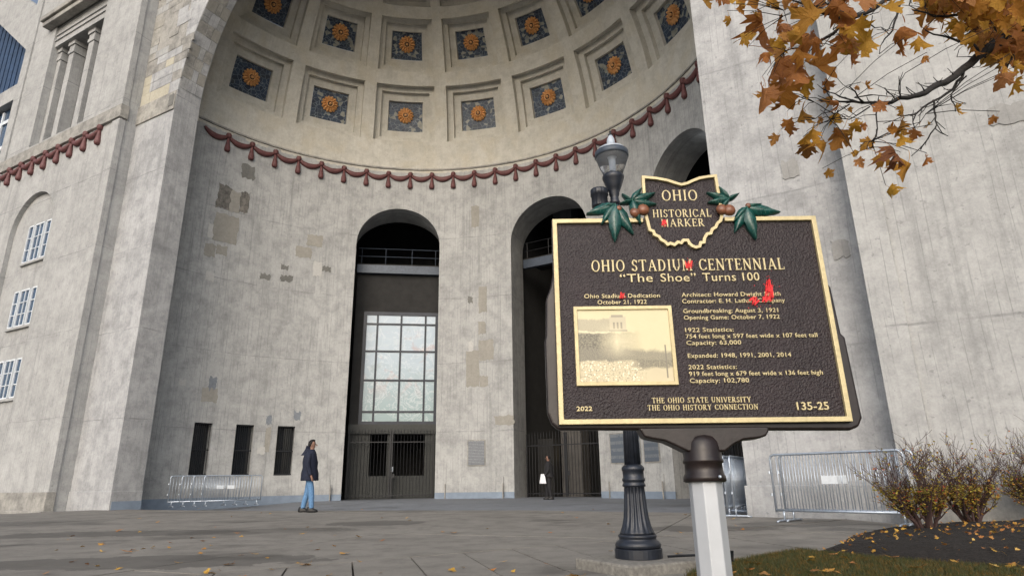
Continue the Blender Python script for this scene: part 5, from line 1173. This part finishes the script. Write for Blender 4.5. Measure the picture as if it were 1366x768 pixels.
# red paint crossing out the letter M
def smear(pts,y=-.0035):
    b=MB(); n=len(pts); cx=sum(p[0] for p in pts)/n; cz=sum(p[1] for p in pts)/n
    b.v=[(x,y+.003,z) for x,z in pts]+[(cx,y-.001,cz)]+[(x,.007,z) for x,z in pts]
    b.f=[(i,(i+1)%n,n) for i in range(n)]+[(i,(i+1)%n,n+1+(i+1)%n,n+1+i) for i in range(n)]
    return sb_(b,'red_smear',M['redpaint'])
def blot(x,z,rx,rz,seed,y=-.0035,spike=.35):
    r=random.Random(seed); return smear([(x+rx*math.cos(t*6.283/18)*r.uniform(1-spike,1+spike),z+rz*math.sin(t*6.283/18)*r.uniform(1-spike,1+spike)) for t in range(18)],y)
def scribble(cx,cz,w_,h_,n,seed,wd=.0055,tilt=0.0):
    r=random.Random(seed); pts=[]
    for k in range(n):
        t=k/(n-1); x=(-.5+t)*w_+r.uniform(-.1,.1)*w_; z=(.5 if k%2 else -.5)*h_*r.uniform(.6,1.1)
        pts.append((cx+x*math.cos(tilt)-z*math.sin(tilt),cz+x*math.sin(tilt)+z*math.cos(tilt)))
    b=MB()
    for q in range(3):
        P=[(x+r.uniform(-.0012,.0012),z+r.uniform(-.0015,.0015)) for x,z in pts]; m=ribbon(P,wd*r.uniform(.5,1),-.0022-.0003*q,.006); b.add(m.v,m.f)
    for q in range(26):
        x,z=cx+r.gauss(0,.45)*w_,cz+r.gauss(0,.4)*h_; s=r.uniform(.0008,.0022); b.add([(x-s,-.0015,z),(x,-.0018,z+s*1.3),(x+s*1.2,-.0015,z),(x,-.0015,z-s)],[(0,1,2,3)])
    return sb_(b,'red_smear',M['redpaint'])
scribble(-.083,.401,.016,.024,7,1); scribble(.001,.214,.026,.030,8,2,.006); scribble(-.279,.083,.014,.022,6,3)
scribble(.311,.092,.034,.062,9,5,.008,-.1); scribble(.316,.118,.012,.052,5,6,.007); scribble(.248,.056,.034,.030,6,7,.008,-.5); scribble(.296,.060,.03,.018,5,8,.006)
# saddle, collar and post below the plate
b=XZ([(-.250,-.436),(-.232,-.470),(-.20,-.478),(-.155,-.486),(-.115,-.505),(-.075,-.525),(.062,-.525),(.10,-.500),(.135,-.484),(.20,-.478),(.222,-.470),(.236,-.450),(.232,-.436)],.0,.085)
sb_(b,'saddle_bracket',M['brown'],bevel=.012,seg=3)
T0=Matrix.Translation((-.012,.045,0))
b=MB().lathe([(.001,-.452),(.030,-.456),(.055,-.47),(.066,-.49),(.070,-.52),(.070,-.545),(.074,-.555),(.074,-.562),(.068,-.566),(.070,-.60),(.076,-.612),(.078,-.628),(.070,-.632)][::-1],36,T0); sb_(b,'collar',M['brown'],smooth=True)
for x in (-.068,.022): sb_(MB().lathe([(.006,-.004),(.006,.002),(.003,.005)],10,Matrix.Translation((x if x>0 else -.06,-.032 if x>0 else .0,-.615))@Euler((R_(90),0,0)).to_matrix().to_4x4()),'rivet',M['galv'])
b=MB().lathe([(.064,-1.62),(.061,-.626)],8,T0@Matrix.Rotation(R_(22.5),4,'Z')); sb_(b,'post',M['postwhite'],bevel=.003)
# ------------------------------------------------------------ people
def skin(name,nodes,edges,mat,parent,sub=2,root=0):
    me=bpy.data.meshes.new(name); me.from_pydata([n[0] for n in nodes],edges,[]); o=bpy.data.objects.new(name,me); COL.objects.link(o); o.parent=parent
    m=o.modifiers.new('s','SKIN'); m.use_smooth_shade=True
    for i,n in enumerate(nodes): v=me.skin_vertices[0].data[i]; v.radius=(n[1],n[2] if len(n)>2 else n[1]); v.use_root=(i==root)
    s=o.modifiers.new('d','SUBSURF'); s.levels=sub; s.render_levels=sub; me.materials.append(mat); return o
def loft(rings,n=22,seed=0,am=.012):
    b=MB(); r=random.Random(seed)
    for x,y,z,rx,ry in rings:
        for k in range(n):
            a=2*math.pi*k/n; f=1+am/ max(rx,.05)*noise.noise(Vector((math.cos(a)*2,math.sin(a)*2,z*7+seed)))*1.6
            b.v.append((x+rx*math.cos(a)*f,y+ry*math.sin(a)*f,z))
    for i in range(len(rings)-1):
        for k in range(n): b.f.append((i*n+k,i*n+(k+1)%n,(i+1)*n+(k+1)%n,(i+1)*n+k))
    b.f.append(tuple(range(n-1,-1,-1))); b.f.append(tuple((len(rings)-1)*n+k for k in range(n))); return b
def person(label,x,y,z,rz,H,coat,trous,shoe,feet,hands,hood=True,long=.80,turn=0.0):
    root=thing('person',label,'person',(x,y,z),rz); S=H/1.80; T=lambda p:(p[0]*S,p[1]*S,p[2]*S)
    (flx,frx),(hl,hr)=feet,hands
    N=[((0,0,.96),.13,.15),((0,0,1.12),.11,.14),((-.01,0,1.30),.11,.16),((-.01,0,1.44),.06,.06),((.01,0,1.52),.055,.055),((.02,0,1.60),.075,.07),((.025,0,1.69),.095,.078),((.02,0,1.76),.06,.055)]
    E=[(i,i+1) for i in range(7)]
    for sgn,fx in ((1,flx),(-1,frx)):
        i=len(N); N+=[((0,.095*sgn,.90),.09),((fx*.55+.02,.10*sgn,.50),.06),((fx,.105*sgn,.10),.036),((fx+.09,.115*sgn,.04),.022)]; E+=[(0,i),(i,i+1),(i+1,i+2),(i+2,i+3)]
    for sgn,h in ((1,hl),(-1,hr)):
        i=len(N); el=(h[0]*.3-.06,.235*sgn,1.15); N+=[((-.02,.17*sgn,1.38),.045),(el,.042),(h,.03)]; E+=[(3,i),(i,i+1),(i+1,i+2)]
        d=Vector((.25,0,-1)).normalized(); p=Vector(h); j=len(N); N.append((tuple(p+d*.045),.032,.016)); E.append((i+2,j))
        for f,(oy,l) in enumerate(((-.024,.062),(-.008,.072),(.008,.068),(.024,.055))):
            q=p+d*.06+Vector((0,oy,0)); a=len(N); N+=[(tuple(q+d*l*.5),.0085),(tuple(q+(d+Vector((.35,0,.1)))*l*.85),.007)]; E+=[(j,a),(a,a+1)]
        a=len(N); N+=[(tuple(p+Vector((.03,0,-.035))),.010),(tuple(p+Vector((.045,-.01*sgn,-.07))),.008)]; E+=[(i+2,a),(a,a+1)]
    N=[(T(n[0]),)+tuple(r*S for r in n[1:]) for n in N]
    body=skin('body',N,E,M['skin'],root,1)
    # trousers
    Nt=[((0,0,.93),.10,.10)];Et=[]
    for sgn,fx in ((1,flx),(-1,frx)):
        i=len(Nt); Nt+=[((0,.09*sgn,.84),.098),((fx*.5+.03,.10*sgn,.52),.082),((fx+.005,.105*sgn,.12),.066),((fx+.012,.105*sgn,.085),.072)]; Et+=[(0,i),(i,i+1),(i+1,i+2),(i+2,i+3)]
    skin('trousers',[(T(n[0]),)+tuple(r*S for r in n[1:]) for n in Nt],Et,trous,root,2)
    for sgn,fx in ((1,flx),(-1,frx)):
        b=loft([(.03,0,0,.135,.048),(.03,0,.03,.14,.052),(.02,0,.06,.125,.05),(-.02,0,.09,.08,.045),(-.035,0,.125,.055,.045)],16); b.v=[(v[0]*S+fx*S,v[1]*S+.11*sgn*S,v[2]*S) for v in b.v]; b.build('shoe',shoe,root,smooth=True)
    rings=[(0,0,long,.22,.25),(0,0,long+.02,.225,.255),(0,0,.95,.21,.25),(-.005,0,1.08,.18,.225),(-.01,0,1.22,.19,.24),(-.01,0,1.33,.17,.245),(-.01,0,1.41,.145,.225),(0,0,1.47,.11,.16),(.0,0,1.51,.085,.095),(.0,0,1.535,.075,.08)]
    b=loft(rings,24,3); b.v=[T(v) for v in b.v]; b.build('jacket',coat,root,smooth=True)
    for sgn,h in ((1,hl),(-1,hr)):
        el=(h[0]*.3-.06,.25*sgn,1.15); q=Vector(h)+Vector((-.015,0,.02))
        skin('sleeve',[(T((-.01,.15*sgn,1.42)),.085*S),(T((-.02,.20*sgn,1.36)),.088*S),(T(el),.07*S),(T(tuple(q)),.052*S)],[(0,1),(1,2),(2,3)],coat,root,2)
    if hood:
        skin('hood',[(T((-.13,0,1.40)),.05*S,.08*S),(T((-.125,0,1.48)),.075*S,.12*S),(T((-.06,0,1.53)),.06*S,.11*S),(T((.06,0,1.50)),.035*S,.09*S)],[(0,1),(1,2),(2,3)],coat,root,2,1)
    # head: hair cap, nose, ear, eyes and mouth
    hd=bpy.data.objects.new('hair',None)
    b=MB(); nn_=16
    for i in range(9):
        th=math.pi*i/12
        for k in range(nn_):
            a=2*math.pi*k/nn_; fr=math.cos(a); r=.098*math.sin(th)*(.70 if (fr>.25 and i>3) else 1)+.002; dz=-.0 if fr<.3 else .028*(i/8)
            b.v.append((.006+r*math.cos(a)*1.08,r*.90*math.sin(a),1.675+.112*math.cos(th)+dz*1.6))
    for i in range(8):
        for k in range(nn_): b.f.append((i*nn_+k,(i+1)*nn_+k,(i+1)*nn_+(k+1)%nn_,i*nn_+(k+1)%nn_))
    bpy.data.objects.remove(hd)
    b.v=[T(v) for v in b.v]; b.build('hair',M['hair'],root,smooth=True)
    f=MB().tube([T((.105,0,1.665)),T((.132,0,1.635)),T((.112,0,1.625))],[.010*S,.015*S,.010*S],8); f.build('nose',M['skin'],root,smooth=True)
    for sgn in (-1,1):
        MB().lathe([(.001,-.006),(.024,-.004),(.026,.003),(.018,.008),(.001,.005)],10,Matrix.Translation(T((.01,.080*sgn,1.645)))@Euler((R_(90),0,0)).to_matrix().to_4x4()@Matrix.Diagonal((.7*S,1.2*S,S,1)).to_4x4()).build('ear',M['skin'],root,smooth=True)
        MB().lathe([(.001,.012),(.009,.006),(.011,0),(.001,-.008)],8,Matrix.Translation(T((.098,.032*sgn,1.662)))@Euler((0,R_(90),0)).to_matrix().to_4x4()).build('eye',M['hair'],root,smooth=True)
    MB().tube([T((.100,-.022,1.592)),T((.110,0,1.590)),T((.100,.022,1.592))],.0055*S,6).build('mouth',M['nut'],root,smooth=True)
    return root
# man in parka looking to the right along the rotunda
MX,MY=-5.5,17.6
person('man in a navy hooded parka, blue jeans and black shoes standing on the open plaza',MX,MY,gh(MX,MY)+.008,R_(8),1.88,M['cloth_navy'],M['denim'],M['shoe'],(-.13,.11),((.07,.27,.86),(.09,-.27,.85)),long=.76)
PX,PY=1.50,29.0
pp=person('person in black clothes waiting at the barred middle gate, facing left',PX,PY,.012,R_(172),1.90,M['blackcloth'],M['blackcloth'],M['shoe'],(-.08,.10),((.18,.25,.92),(.22,-.24,.95)),hood=False,long=.88)
b=MB(); b.box((-.15,-.03,-.42),(.15,.03,-.02)); b.v=[(v[0]*(1.0 if v[2]<-.2 else .55),v[1],v[2]) for v in b.v]
o=b.build('paper_bag',M['paper'],bevel=.01); o.location=(PX-.28,PY-.24,1.10); tag(o,'white paper bag held by the person at the middle gate','bag')
bpy.context.view_layer.update()
print('objects',len(bpy.data.objects),'tris',sum(len(m.polygons) for m in bpy.data.meshes))
